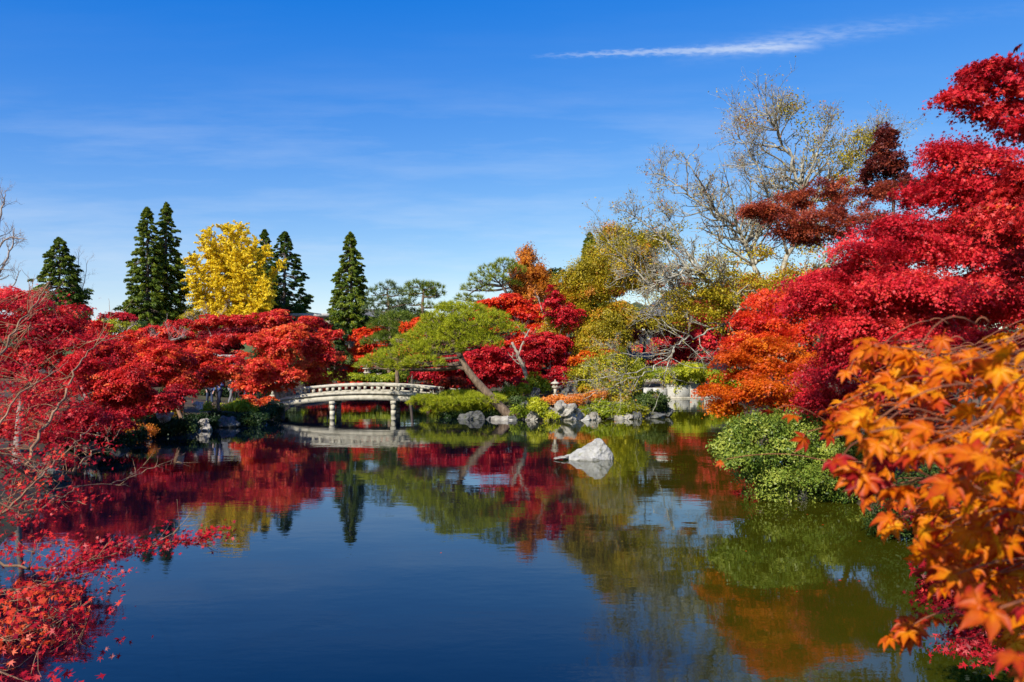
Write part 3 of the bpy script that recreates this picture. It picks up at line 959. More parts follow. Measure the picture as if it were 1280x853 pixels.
def flat_block():
    Y = 116; bx = (404 - CX) / F * Y; z0 = gz(bx, Y) - .1
    rt = thing('flat_roofed_building', 'flat-roofed building with a white roof edge in front of the far hill', 'building', (bx, Y, z0))
    top = 2.9 + (455 - 394) / F * Y - z0
    mb = MB(); mb.box((bx, Y, z0 + (top - .5) / 2), (6.4, 6, top - .5)); mb.build('wall', rough_mat('buff_render', [(.3, (.30, .24, .18)), (.7, (.42, .35, .27))], 1, bump=.1), rt)
    mb = MB(); mb.box((bx, Y, z0 + top - .22), (7.6, 7.2, .44)); mb.build('roof', M['plaster'], rt)
    for i in range(4):
        for fl in (.3, .72):
            x = bx - 2.4 + i * 1.6
            mb = MB(); mb.box((x, Y - 3.0, z0 + top * fl), (1.0, .1, 1.3)); mb.build('window', M['glass'], rt)


flat_block()


# ------------------------------------------------------------------ stones, wall, lanterns
def rock(label, px, py, wpx, hpx, Y, mat='stone', seed=0, name='rock', pts=None, group=None, depth=.8, rough=.16, sink=.25):
    """a boulder: hull of scattered corners, subdivided and roughened; py is its foot"""
    s = Y / F
    c = P(px, py, Y)
    rg = np.random.default_rng(seed + 7)
    bm = bmesh.new()
    wd, ht = wpx * s, hpx * s
    if pts is None:
        u = unit(rg.normal(size=(15, 3)))
        u = np.sign(u) * np.abs(u) ** .8
        u = u * rg.uniform(.72, 1.12, (15, 1))
        q = np.c_[u[:, 0] * wd / 2, u[:, 1] * wd * depth / 2, np.where(u[:, 2] > -.2, (u[:, 2] + .2) / 1.2 * ht, u[:, 2] * sink * ht)]
    else:
        q = np.array([(a * wd, b * wd, z * ht) for a, b, z in pts])
    for p_ in q: bm.verts.new(p_)
    r = bmesh.ops.convex_hull(bm, input=bm.verts)
    bmesh.ops.delete(bm, geom=list({g for g in r['geom_interior'] if isinstance(g, bmesh.types.BMVert)}), context='VERTS')
    bmesh.ops.triangulate(bm, faces=bm.faces)
    for _ in range(4):
        big = [e for e in bm.edges if e.calc_length() > max(.045, wd / 26)]
        if not big: break
        bmesh.ops.subdivide_edges(bm, edges=big, cuts=1)
        bmesh.ops.triangulate(bm, faces=bm.faces)
    bmesh.ops.smooth_vert(bm, verts=bm.verts, factor=.18, use_axis_x=True, use_axis_y=True, use_axis_z=True)
    bm.normal_update()
    k = 2.2 / wd
    for v in bm.verts:
        o_ = Vector((seed * 3.1, seed * 1.7, 0))
        d = mnoise.fractal(v.co * k * 1.2 + o_, .9, 2.1, 6) - .35 * abs(mnoise.noise(v.co * k * 2.2 + o_)) + .1
        v.co += v.normal * d * rough * min(wd, ht * 1.6)
    me = bpy.data.meshes.new(name)
    bm.to_mesh(me); bm.free()
    me.materials.append(M[mat])
    o = link(bpy.data.objects.new(name, me))
    o.location = [float(v) for v in c]
    return tag(o, label, 'rock', group)


rock('pale pointed rock standing alone in the open water', 735, 573, 62, 25, 24.3, 'whitestone', 3, depth=.6, rough=.07, pts=[
    (-.5, 0, .06), (-.48, -.12, -.3), (-.3, .1, .22), (-.2, -.2, .24), (-.08, .08, .56), (.02, -.14, .72), (.14, -.06, .98), (.24, .05, 1.0), (.30, -.12, .84), (.33, .1, .80),
    (.36, -.16, .42), (.5, -.06, .26), (.52, .1, .10), (.48, -.14, -.2), (.1, -.32, .12), (-.2, -.3, .04), (.3, .3, .2), (-.2, .3, .1), (0, .35, -.4), (0, -.3, -.4), (.4, .2, -.4), (-.45, .1, -.4)])
rock('flat grey stone just breaking the water at the foot of the pointed rock', 702, 573, 20, 4, 24.1, 'stone', 5)
isl = 'rocks edging the planted point'
rock('large pale boulder topped with golden fallen leaves on the planted point', 707, 527, 46, 30, 41.0, 'stone', 11, group=isl, depth=.9)
rock('flat cream slab lying at the waterline beside the large pale boulder', 731, 527, 24, 7, 40.9, 'whitestone', 12, group=isl)
rock('grey boulder between low shrubs right of the cream slab', 772, 525, 34, 15, 41.7, 'stone', 13, group=isl)
rock('mossy dark boulder at the right tip of the planted point', 815, 523, 34, 11, 42.6, 'darkstone', 14, group=isl)
rock('small buff rock left of the yellow shrub on the planted point', 667, 527, 18, 15, 41.0, 'stone', 15, group=isl)
rock('dark grey rock at the foot of the leaning pine', 655, 526, 22, 26, 41.8, 'darkstone', 16, group=isl)
rock('pale low rock under the trunk of the leaning pine', 627, 527, 34, 9, 41.2, 'stone', 17, group=isl)
rock('shadowed blue-grey rock below the low pine branch', 590, 528, 40, 17, 41.8, 'darkstone', 18, group=isl)
rock('dark rock in the shade between the grey boulder and the mossy tip', 793, 526, 24, 12, 42.0, 'darkstone', 19, group=isl)
rock('dark rounded stone beside the little lantern on the point', 706, 496, 15, 18, 44.3, 'darkstone', 20, group=isl)
rock('round shaded rock beneath the maple on the planted point', 670, 497, 14, 12, 45, 'darkstone', 22, group=isl)
lb = 'rocks along the left bank'
rock('pale flared stone with a narrow foot on the left bank', 205, 532, 22, 16, 33, 'stone', 31, group=lb, rough=.10, pts=[
    (-.5, 0, 1), (.5, 0, .95), (-.45, .2, .98), (.45, .2, .95), (0, -.25, 1), (0, .25, 1), (-.12, -.1, 0), (.12, -.1, 0), (.12, .1, 0), (-.12, .1, 0), (-.42, -.1, .86), (.30, -.1, .72)])
for i, (a, b_, w_, h_, Y_, mt, tx) in enumerate([
        (256, 538, 26, 16, 34.5, 'stone', 'grey rock at the waterline below the round green shrubs'),
        (236, 540, 20, 12, 34, 'darkstone', 'dark flat rock between the flared stone and the grey rock'),
        (284, 534, 30, 13, 36.5, 'darkstone', 'long dark rock under the yellow-green shrubs by the bridge'),
        (318, 530, 34, 14, 38.5, 'darkstone', 'black wet rock nearest the left end of the bridge'),
        (182, 545, 34, 9, 31, 'stone', 'low buff stone edging the strip of dry grass'),
        (150, 552, 30, 12, 28.8, 'darkstone', 'dark rock under the dry grass strip on the left bank'),
        (112, 565, 44, 16, 25.5, 'darkstone', 'big shadowed rock at the near end of the left bank'),
        (66, 600, 60, 20, 19.6, 'darkstone', 'black rock under the near red branches on the left'),
        (248, 512, 13, 10, 36, 'whitestone', 'small white rock behind the forked tree trunk on the left'),
        (127, 545, 9, 12, 30, 'whitestone', 'small white stone post among the red leaves on the left')]):
    rock(tx, a, b_, w_, h_, Y_, mt, 40 + i, group=lb)
for i, (a, b_, w_, h_, Y_, mt, tx) in enumerate([
        (744, 526, 20, 12, 41.2, 'stone', 'small grey rock just right of the cream slab'),
        (690, 527, 22, 15, 40.8, 'stone', 'buff rock under the left side of the big pale boulder'),
        (756, 521, 26, 20, 42.3, 'darkstone', 'dark rock behind the grey boulder on the point'),
        (640, 529, 26, 9, 41.0, 'darkstone', 'flat wet stone at the water below the leaning trunk'),
        (608, 529, 24, 8, 41.3, 'darkstone', 'small flat stone left of the pale low rock'),
        (832, 520, 22, 12, 43.6, 'darkstone', 'last small dark rock beyond the mossy tip'),
        (564, 529, 26, 13, 43.4, 'darkstone', 'dark rock at the right end of the bridge')]):
    rock(tx, a, b_, w_, h_, Y_, mt, 70 + i, group=isl)



def stone_wall():
    Y = 67.6
    rt = thing('retaining_wall', 'white stone retaining wall below the bright hedge at the far inlet', 'wall', (13.2, Y, 0))
    mb = MB(); rg = np.random.default_rng(5)
    x = 9.2
    while x < 17.6:
        w_ = rg.uniform(.7, 1.9); h_ = rg.uniform(.85, 1.25)
        mb.box((x + w_ / 2, Y + rg.uniform(-.08, .08), h_ / 2 - .1), (w_ - .07, .7, h_ + .2)); x += w_
    mb.build('wall_stones', M['plaster'], rt)
    mb = MB(); mb.box((13.3, Y - .25, .02), (8.6, 1.0, .16)); mb.build('footing', M['granite'], rt)


stone_wall()


def lantern(label, px, py, Y, h, group='stone lanterns'):
    c = P(px, py, Y); s = h / 1.7
    rt = thing('stone_lantern', label, 'stone lantern', c, group)
    def ring(prof, k=6, rot=0):
        mb = MB()
        a = np.arange(k) * 2 * math.pi / k + rot
        v = np.concatenate([np.c_[c[0] + r * s * np.cos(a), c[1] + r * s * np.sin(a), np.full(k, c[2] + z * s)] for r, z in prof])
        q = [[i * k + j, i * k + (j + 1) % k, (i + 1) * k + (j + 1) % k, (i + 1) * k + j] for i in range(len(prof) - 1) for j in range(k)]
        n_ = (len(prof) - 1) * k
        mb.add(v, np.r_[np.ravel(q), np.arange(k)[::-1], np.arange(k) + n_], [4] * len(q) + [k, k])
        return mb
    ring([(.36, -.2), (.36, .14), (.24, .24)]).build('base', M['granite'], rt)
    ring([(.15, .242), (.13, .5), (.15, .78)], 10).build('shaft', M['granite'], rt)
    ring([(.18, .782), (.34, .92), (.34, 1.0)]).build('platform', M['granite'], rt)
    fb = MB()
    for i in range(6):
        a = i * math.pi / 3
        fb.box((c[0] + .21 * s * math.cos(a), c[1] + .21 * s * math.sin(a), c[2] + 1.14 * s), (.09 * s, .09 * s, .274 * s), a)
    fb.build('fire_box', M['granite'], rt)
    ring([(.46, 1.28), (.44, 1.34), (.22, 1.46), (.10, 1.52)]).build('roof', M['granite'], rt)
    ring([(.07, 1.522), (.11, 1.60), (.0, 1.72)], 8).build('finial', M['granite'], rt)


lantern('tall pale stone lantern behind the middle of the bridge', 459, 479, 74, 1.75)
lantern('little stone lantern beside a dark stone on the planted point', 694, 496, 44, .95)
lantern('short stone lantern under the dark red maple left of the bridge', 341, 497, 52, 1.2)


def notice_board():
    Y = 35.5; c = P(225, 512, Y)
    rt = thing('notice_board', 'white board on two dark legs under the red maples of the left bank', 'sign', c)
    mb = MB(); b0 = P(225, 497.5, Y)
    mb.add([b0 + (-.20, -.03, -.2), b0 + (.2, -.03, -.2), b0 + (.2, .03, -.2), b0 + (-.2, .03, -.2), b0 + (-.15, -.03, .21), b0 + (.10, -.03, .21), b0 + (.10, .03, .21), b0 + (-.15, .03, .21)],
           [3, 2, 1, 0, 4, 5, 6, 7, 0, 1, 5, 4, 1, 2, 6, 5, 2, 3, 7, 6, 3, 0, 4, 7], [4] * 6)
    mb.build('panel', M['paperwhite'], rt)
    for sx in (-.13, .13):
        g0 = gz(b0[0] + sx, Y)
        mb = MB(); mb.box((b0[0] + sx, Y + .06, (b0[2] - .1 + g0 - .1) / 2), (.05, .05, b0[2] - g0)); mb.build('leg', M['wood'], rt)


notice_board()


# ------------------------------------------------------------------ people
def skin_mesh(name, joints, edges, mat, parent, sub=2, root=0):
    me = bpy.data.meshes.new(name)
    me.from_pydata([j[:3] for j in joints], edges, [])
    o = bpy.data.objects.new(name, me); C.objects.link(o)
    o.modifiers.new('skin', 'SKIN')
    for i, (v, j) in enumerate(zip(me.skin_vertices[0].data, joints)):
        v.radius = (j[3], j[4] if len(j) > 4 else j[3]); v.use_root = i == root
    sm = o.modifiers.new('sub', 'SUBSURF'); sm.levels = sub; sm.render_levels = sub
    dg = bpy.context.evaluated_depsgraph_get()
    me2 = bpy.data.meshes.new_from_object(o.evaluated_get(dg))
    bpy.data.objects.remove(o)
    me2.name = name; me2.materials.clear(); me2.materials.append(mat)
    me2.polygons.foreach_set('use_smooth', np.ones(len(me2.polygons), bool))
    return link(bpy.data.objects.new(name, me2), parent)


def person(label, px, Y, coat, trousers, rotz=0, h=1.66, step=.16, arm=0.0, long=False):
    bx = (px - CX) / F * Y
    rt = thing('person', label, 'person', (bx, Y, gz(bx, Y)), 'visitors on the left bank path', rotz=rotz)
    k = h / 1.7; rt.scale = (k, k, k)
    hands = []
    J = [(0, 0, .93, .13, .11), (0, 0, 1.12, .12, .09), (0, 0, 1.33, .15, .10), (0, 0, 1.44, .06, .06), (0, -.01, 1.50, .05, .055),
         (0, -.02, 1.57, .075, .09), (0, -.015, 1.66, .07, .085)]
    E = [(0, 1), (1, 2), (2, 3), (3, 4), (4, 5), (5, 6)]
    for sg in (-1, 1):
        b0 = len(J)
        st = step * sg
        J += [(.09 * sg, 0, .86, .09), (.095 * sg, -st * .5 - .02, .48, .06), (.10 * sg, -st + (.05 if sg < 0 else 0), .09, .042), (.11 * sg, -st - .12, .04, .035, .03)]
        E += [(0, b0), (b0, b0 + 1), (b0 + 1, b0 + 2), (b0 + 2, b0 + 3)]
        a0 = len(J)
        up = arm if sg > 0 else 0
        hz_ = .83 + up * .55; hy = -.06 + st * .6 - up * .30
        J += [(.19 * sg, 0, 1.38, .06), (.25 * sg, .02 - up * .05, 1.10, .045), (.25 * sg - .03 * sg, hy, hz_, .03), (.245 * sg - .03 * sg, hy - .05, hz_ - .07, .032, .022)]
        E += [(2, a0), (a0, a0 + 1), (a0 + 1, a0 + 2), (a0 + 2, a0 + 3)]
        hands.append(a0)
        for f in range(4):                       # fingers and thumb
            i0 = len(J); bxp = J[a0 + 3]
            J += [(bxp[0] + (f - 1.5) * .018, bxp[1] - .03, bxp[2] - .05, .009), (bxp[0] + (f - 1.5) * .017, bxp[1] - .045, bxp[2] - .085 + abs(f - 1.3) * .01, .007)]
            E += [(a0 + 3, i0), (i0, i0 + 1)]
        i0 = len(J); J.append((bxp[0] - sg * .045, bxp[1] - .03, bxp[2] - .02, .010)); E.append((a0 + 3, i0))
    # nose and ears
    for q in ((0, -.115, 1.585, .018), (-.085, -.01, 1.59, .018), (.085, -.01, 1.59, .018)):
        J.append(q); E.append((5, len(J) - 1))
    skin_mesh('body', J, E, M['skin'], rt)
    low = .62 if long else .80
    cj = [(0, 0, low, .18, .15), (0, 0, .98, .155, .125), (0, 0, 1.16, .15, .12), (0, 0, 1.36, .17, .125), (0, 0, 1.45, .08, .08)]
    ce = [(0, 1), (1, 2), (2, 3), (3, 4)]
    for a0 in hands:
        i0 = len(cj)
        for w_, r in ((0, .078), (1, .064), (2, .052)):
            q = J[a0 + w_]; cj.append((q[0], q[1], q[2], r))
        ce += [(3, i0), (i0, i0 + 1), (i0 + 1, i0 + 2)]
    skin_mesh('coat', cj, ce, M['cloth_' + coat], rt)
    tj = [(0, 0, .95, .145, .125)]; te = []
    for b0 in (7, 7 + 4 + 4 + 8 + 1):
        i0 = len(tj)
        for w_, r in ((0, .108), (1, .082), (2, .066)):
            q = J[b0 + w_]; tj.append((q[0], q[1], q[2], r))
        te += [(0, i0), (i0, i0 + 1), (i0 + 1, i0 + 2)]
    skin_mesh('trousers', tj, te, M['cloth_' + trousers], rt)
    skin_mesh('hair', [(0, .025, 1.60, .088, .095), (0, .01, 1.69, .08, .09), (0, .07, 1.53, .06, .04)], [(0, 1), (0, 2)], M['hair'], rt)


person('visitor in a long black coat standing left of the others under the maples', 262, 44, 'black', 'denim', rotz=.6, long=True)
person('visitor in a blue jacket and dark jeans beside the slim dark trunk', 274, 42, 'blue', 'navy', rotz=-.4, h=1.72, arm=.6)
person('visitor in a black jacket with grey trousers between the two trunks', 289, 46, 'black', 'grey', rotz=2.4, h=1.70)
person('visitor in a mauve coat among the group under the maples', 297, 48, 'mauve', 'black', rotz=.2, h=1.58, long=True)
person('visitor in a white top raising one arm near the bridge end', 307, 46.5, 'white', 'denim', rotz=-.9, h=1.64, arm=.9)
person('visitor in a grey coat furthest right in the group', 320, 50, 'grey', 'black', rotz=1.2, h=1.68)
person('visitor in a cream jacket glimpsed behind the near red leaves on the left', 170, 34, 'cream', 'navy', rotz=.9, h=1.66)
person('visitor in a dark blue jacket glimpsed between red leaves on the far left', 142, 33, 'navy', 'black', rotz=-.6, h=1.70)

# ------------------------------------------------------------------ trees far behind
cedar('bushy cone-shaped cedar standing alone at the far left', 74, 98, 297, 400, 33, seed=1, clump=.085)
cedar('slightly shorter left-hand cedar of the tall twin beside the ginkgo', 184, 104, 259, 412, 27, dark=(.15, 1), clump=.06)
cedar('tallest cedar, right-hand one of the twin left of the golden ginkgo', 208, 107, 254, 410, 27, dark=(.1, .9), clump=.06)
cedar('narrow dark cedar directly behind the right edge of the ginkgo', 331, 122, 288, 410, 22, dark=(.0, .6), clump=.06)
cedar('dark broad-based cedar just right of the golden ginkgo', 356, 118, 290, 412, 33, dark=(.0, .55), clump=.06)
cedar('slender lit cedar with a bare lower stem above the bridge', 438, 93, 291, 412, 24, dark=(.2, 1), clump=.07)
cedar('cedar whose tip shows above the olive tree', 737, 76, 291, 400, 22, dark=(.2, 1))


def ginkgo(label, px, Y, top_py, low_py, boughs):
    s = Y / F
    bx = (px - CX) / F * Y
    base = np.array([bx, Y, gz(bx, Y) - .1])
    rt = thing('ginkgo_tree', label, 'ginkgo', base)
    tb = MB(); mb = MB()
    tb.tube(bez(base, base * .5 + P(px, 330, Y) * .5, P(px + 4, 285, Y), 10), np.linspace(.42, .05, 10), 9)
    for (x0, y0, x1, y1, rad, dY) in boughs:
        a = P(x0, y0, Y + dY * .2); c = P(x1, y1, Y + dY)
        m_ = (a + c) / 2 + np.array([(x1 - x0) * s * .12, dY * .15, -.3])
        q = bez(a, m_, c, 16)
        tb.tube(q, np.linspace(.12, .02, 16), 5)
        L = np.linalg.norm(c - a)
        nside = int(16 + L * 2.7)
        for j in range(nside):
            f = rng.uniform(.05, 1)
            p0 = q[min(15, int(f * 15))]
            t = unit(c - a)
            sd_ = unit(np.cross(t, rng.normal(size=3)))
            ln = rad * s * (1.15 - .75 * f) * rng.uniform(.5, 1.15)
            d = unit(t * .55 + sd_ + np.array([0, 0, .22]))
            e = p0 + d * ln + np.array([0, 0, -.10 * ln])
            w_ = bez(p0, (p0 + e) / 2 + np.array([0, 0, .12 * ln]), e, 8)
            if j % 2 == 0: tb.tube(w_, np.linspace(.035, .01, 8), 3)
            n_ = int(46 + 14 * ln)
            u = rng.random(n_)
            pos = w_[(u * 7.99).astype(int)] + rng.normal(size=(n_, 3)) * np.array([.13, .13, .10]) * (.5 + .6 * (1 - u[:, None]))
            nr = unit(rng.normal(size=(n_, 3)) * .8 + sd_ * .5 + np.array([0, 0, .4]))
            mb.leaves(DIAMOND, pos, nr, 2.7 * s * rng.uniform(.6, 1.2, n_), np.clip(rng.normal(.6, .2, n_) + rng.normal() * .1, 0, 1))
    tb.build('trunk', M['bark'], rt, smooth=True)
    mb.build('crown', M['yellow'], rt)


gb = []
for x1, y1, r_ in [(283, 276, 26), (262, 283, 24), (252, 296, 26), (300, 280, 26), (312, 296, 24), (325, 292, 20), (340, 300, 17), (352, 322, 16), (240, 312, 24), (236, 340, 26), (245, 365, 28),
                   (275, 300, 30), (295, 310, 32), (310, 330, 30), (270, 340, 34), (330, 345, 26), (345, 350, 20), (300, 360, 32), (262, 372, 28), (322, 378, 26), (340, 372, 20), (288, 388, 28), (306, 396, 24), (270, 395, 22)]:
    for k in range(2):
        gb.append((294 + (x1 - 294) * .22, min(405, y1 + 62 + rng.uniform(-6, 6)), x1 + rng.uniform(-5, 5), y1 + rng.uniform(-4, 6) + 6 * k, r_, rng.uniform(-4.5, 3.0) - (0 if y1 < 330 else 1.5)))
ginkgo('golden yellow ginkgo glowing between the two pairs of dark cedars', 296, 108, 270, 412, gb)

# bare and twiggy trees
bare_tree('leafless pinkish tree cut off by the left edge of the picture', 60, (-18, 520), [
    ([(-18, 520), (-16, 420), (-12, 330)], .28, .12), ([(-14, 370), (0, 340), (14, 310), (18, 285)], .12, .03), ([(-12, 330), (-4, 290), (4, 255), (8, 238)], .12, .02),
    ([(-14, 400), (4, 375), (18, 355), (26, 338)], .1, .02), ([(-12, 330), (6, 300), (22, 298), (34, 300)], .09, .02), ([(-14, 350), (-8, 310), (-2, 285)], .1, .03)], .2, lev=2, side_len=.55, per=5, minr=.012)
bare_tree('thin leafless tree right of the lone cedar on the left', 100, (97, 480), [
    ([(97, 480), (97, 400), (96, 345)], .16, .05), ([(97, 400), (104, 360), (110, 325)], .07, .02), ([(97, 390), (90, 350), (88, 322)], .07, .02), ([(96, 350), (98, 325), (99, 308)], .05, .015)], .1, lev=2, side_len=.55, per=4, minr=.012)
rt, tips = bare_tree('nearly leafless grey-pink tree above the maples of the left bank', 44, (165, 520), [
    ([(165, 520), (160, 470), (150, 430)], .16, .06), ([(160, 470), (180, 435), (200, 415)], .08, .02), ([(155, 450), (135, 425), (125, 405)], .08, .02), ([(162, 460), (205, 430), (232, 420)], .08, .02),
    ([(152, 435), (160, 412), (170, 405)], .06, .02)], .1, lev=2, side_len=.6, per=8, minr=.014)
rt, tips = bare_tree('leafless grey shrubby tree at the foot of the golden ginkgo', 96, (268, 440), [
    ([(268, 440), (264, 410), (252, 385)], .1, .04), ([(266, 420), (276, 395), (284, 382)], .07, .02), ([(266, 425), (246, 405), (232, 395)], .07, .02)], .1, lev=2, side_len=.6, per=8, minr=.014)
rt, tips = bare_tree('bare grey maple with pale forked stem among the central red maples', 50, (700, 490), [
    ([(700, 490), (694, 440), (688, 405)], .14, .06), ([(692, 430), (712, 400), (722, 385)], .07, .02), ([(690, 415), (678, 390), (672, 370)], .07, .02), ([(694, 440), (665, 425), (645, 405)], .07, .02)], .1, lev=2, side_len=.55, per=7, minr=.012)

fb = 'trees closing the view behind the pond'
tree('broadleaf_tree', 'round yellow-green tree showing between the red maples and the twin cedars', 'tree', 140, 62, [(142, 405, 28, 12), (128, 412, 20, 12), (158, 412, 20, 10)], 'yellowgreen')
tree('broadleaf_tree', 'dull yellow thicket tree at the left foot of the ginkgo', 'tree', 248, 98, [(246, 398, 26, 20), (262, 408, 24, 14), (232, 410, 20, 12), (285, 410, 30, 10)], 'olive', hue=(.3, .9))
tree('broadleaf_tree', 'dark green glossy tree left of the slender cedar stem', 'tree', 420, 78, [(420, 415, 14, 20), (418, 435, 16, 18), (428, 446, 14, 14), (404, 410, 12, 12)], 'darkgreen', hue=(.2, 1))
tree('broadleaf_tree', 'dark evergreen directly behind the two spreading pines', 'tree', 500, 96, [(495, 400, 30, 16), (530, 402, 26, 14), (470, 408, 22, 14), (510, 415, 40, 12), (555, 405, 26, 14)], 'darkgreen', hue=(.1, .8))
tree('broadleaf_tree', 'dark evergreen behind the orange-tipped tree', 'tree', 690, 84, [(690, 346, 16, 16), (676, 352, 18, 18), (700, 365, 22, 20), (660, 375, 30, 20)], 'darkgreen', hue=(.3, 1))
for lab_, px_, lobes_ in (
        ('dark evergreen at the foot of the lone left cedar', 100, [(110, 412, 30, 14), (90, 402, 24, 16)]),
        ('dark evergreen at the foot of the twin cedars', 195, [(180, 412, 30, 12), (210, 416, 26, 12)])):
    tree('broadleaf_tree', lab_, 'tree', px_, 90, lobes_, 'darkgreen', group=fb)
tree('ginkgo_tree', 'small bright yellow tree peeping out left of the olive tree', 'ginkgo', 714, 72, [(714, 352, 10, 14), (720, 362, 12, 10), (709, 364, 8, 10)], 'yellow')
tree('tawny_tree', 'upright orange-brown tree with bare pink tips above the central maples', 'tree', 660, 62, [(658, 340, 20, 26), (646, 348, 14, 22), (672, 350, 18, 22), (660, 366, 26, 18), (658, 322, 12, 14), (686, 358, 10, 14)], 'tawny', spray=.42, flat=.5, tilt=1.3, hue=(.1, .95))
bare_tree('cluster of bare pinkish shoots above the orange-brown tree', 61.5, (658, 470), [
    ([(658, 470), (658, 380), (657, 330)], .12, .05)] + [([(658 + (x - 658) * .4, 352), (658 + (x - 658) * .8, 325), (x, y)], .035, .012) for x, y in ((644, 318), (651, 308), (658, 304), (664, 306), (671, 312), (678, 322), (640, 328))], .05, lev=1, side_len=.4, per=5, minr=.010, bark='twig', spread=.4, up=.5)

pine('spreading grey-green pine with an open crown behind the bridge', [(486, 478), (488, 430), (486, 385), (484, 365)], 78, [
    (484, 360, 14, 7), (470, 368, 12, 7), (497, 368, 12, 7), (476, 378, 16, 7), (490, 384, 18, 7), (464, 388, 12, 6), (503, 380, 10, 6), (482, 395, 16, 7)], 'palepine', tr=.22, ln_px=5.5, group='tall pines behind the pond')
pine('flat-topped green pine next to the open-crowned one', [(536, 480), (534, 430), (528, 390), (530, 362)], 80, [
    (522, 358, 16, 6), (540, 360, 16, 6), (510, 366, 12, 6), (530, 370, 20, 7), (546, 368, 11, 6), (512, 380, 12, 6), (536, 384, 10, 5), (520, 392, 12, 6), (558, 383, 8, 5)], 'pine', tr=.24, hue=(.1, .75), group='tall pines behind the pond')
pine('layered dark pine beneath the two tall pines', [(497, 482), (496, 450), (498, 410)], 66, [
    (498, 398, 24, 7), (480, 408, 22, 7), (515, 410, 20, 7), (495, 420, 28, 7), (470, 428, 20, 7), (512, 432, 22, 7), (490, 440, 22, 6)], 'pine', tr=.18, hue=(.0, .6), group='tall pines behind the pond')
pine('arching lit pine with dark crooked boughs left of the orange-brown tree', [(650, 480), (648, 420), (640, 380), (628, 358)], 60, [
    (630, 332, 16, 8), (612, 340, 16, 8), (645, 340, 14, 9), (598, 350, 14, 8), (622, 350, 14, 7), (588, 362, 12, 7), (606, 362, 12, 7), (578, 374, 11, 6), (594, 376, 12, 6), (640, 356, 14, 8), (568, 384, 10, 6)],
    'pine', tr=.22, bark='bark', hue=(.35, 1), extra_limbs=[[(628, 358), (610, 356), (596, 362), (584, 370)]], group='tall pines behind the pond')

# ------------------------------------------------------------------ left bank maples
lm = 'maples on the left bank'
tree('maple_tree', 'brilliant scarlet maple overhanging the left end of the bridge', 'maple', 318, 44, [
    (352, 432, 44, 24, 1.5), (328, 456, 34, 22, .6), (385, 448, 36, 24, 3.2), (345, 466, 40, 22, .8), (312, 480, 28, 13, .4), (388, 468, 26, 14, 4.2), (318, 503, 24, 9, -.6), (365, 412, 34, 12, 2), (400, 428, 22, 18, 3.5)], 'red', hue=(.5, 1), loose=True, group=lm, dens=1.1)
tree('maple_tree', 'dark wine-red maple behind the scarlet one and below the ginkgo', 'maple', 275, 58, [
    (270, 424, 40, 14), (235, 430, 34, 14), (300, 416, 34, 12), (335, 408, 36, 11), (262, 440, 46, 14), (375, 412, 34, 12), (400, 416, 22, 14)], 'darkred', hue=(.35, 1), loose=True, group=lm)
tree('maple_tree', 'scarlet maple with a slim dark trunk above the visitors', 'maple', 276, 38, [
    (258, 455, 34, 22), (286, 462, 28, 18), (236, 462, 26, 20), (252, 440, 22, 12), (248, 476, 26, 10), (296, 466, 18, 12)], 'red', hue=(.4, .95), loose=True, group=lm)
tree('maple_tree', 'red maple with a pale forked trunk beside the white board', 'maple', 237, 34.5, [
    (212, 452, 36, 24), (190, 468, 30, 20), (222, 474, 30, 16), (182, 442, 28, 18), (205, 432, 26, 12), (160, 446, 26, 16)], 'red', bark='twig', hue=(.35, .95), loose=True, group=lm)
tree('maple_tree', 'deep crimson maple in the middle of the left bank', 'maple', 118, 27, [
    (150, 470, 44, 22), (118, 455, 40, 24), (178, 492, 36, 16), (140, 498, 40, 16), (100, 480, 40, 20), (132, 432, 36, 16), (200, 500, 26, 10)], 'red', hue=(.05, .75), bark='greytwig', loose=True, group=lm)
tree('maple_tree', 'large dark-boughed red maple at the upper left of the pond', 'maple', 20, 19, [
    (20, 376, 50, 20), (70, 398, 44, 20), (30, 412, 56, 22), (-30, 400, 50, 30), (88, 424, 40, 18), (40, 446, 56, 20), (100, 452, 36, 16), (-20, 450, 50, 24), (60, 478, 50, 18)], 'crimson', hue=(.3, .9), bark='greytwig', loose=True, group=lm)
tree('maple_tree', 'bright red maple between the lone cedar and the twiggy grey tree', 'maple', 105, 36, [
    (110, 428, 36, 16), (80, 412, 26, 12), (140, 438, 30, 14), (125, 452, 40, 14), (50, 400, 36, 14), (170, 424, 24, 12), (115, 408, 20, 8)], 'red', hue=(.2, .9), bark='greytwig', loose=True, group=lm)
tree('maple_tree', 'small crimson tree top poking up beside the twin cedars', 'maple', 152, 66, [(150, 393, 16, 5), (135, 396, 12, 5), (160, 398, 12, 6)], 'crimson', group=lm)
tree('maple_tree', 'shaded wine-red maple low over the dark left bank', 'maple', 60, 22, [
    (90, 515, 44, 14), (50, 505, 44, 18), (130, 520, 34, 10), (20, 530, 44, 18), (75, 540, 40, 12)], 'crimson', hue=(0, .5), group=lm)

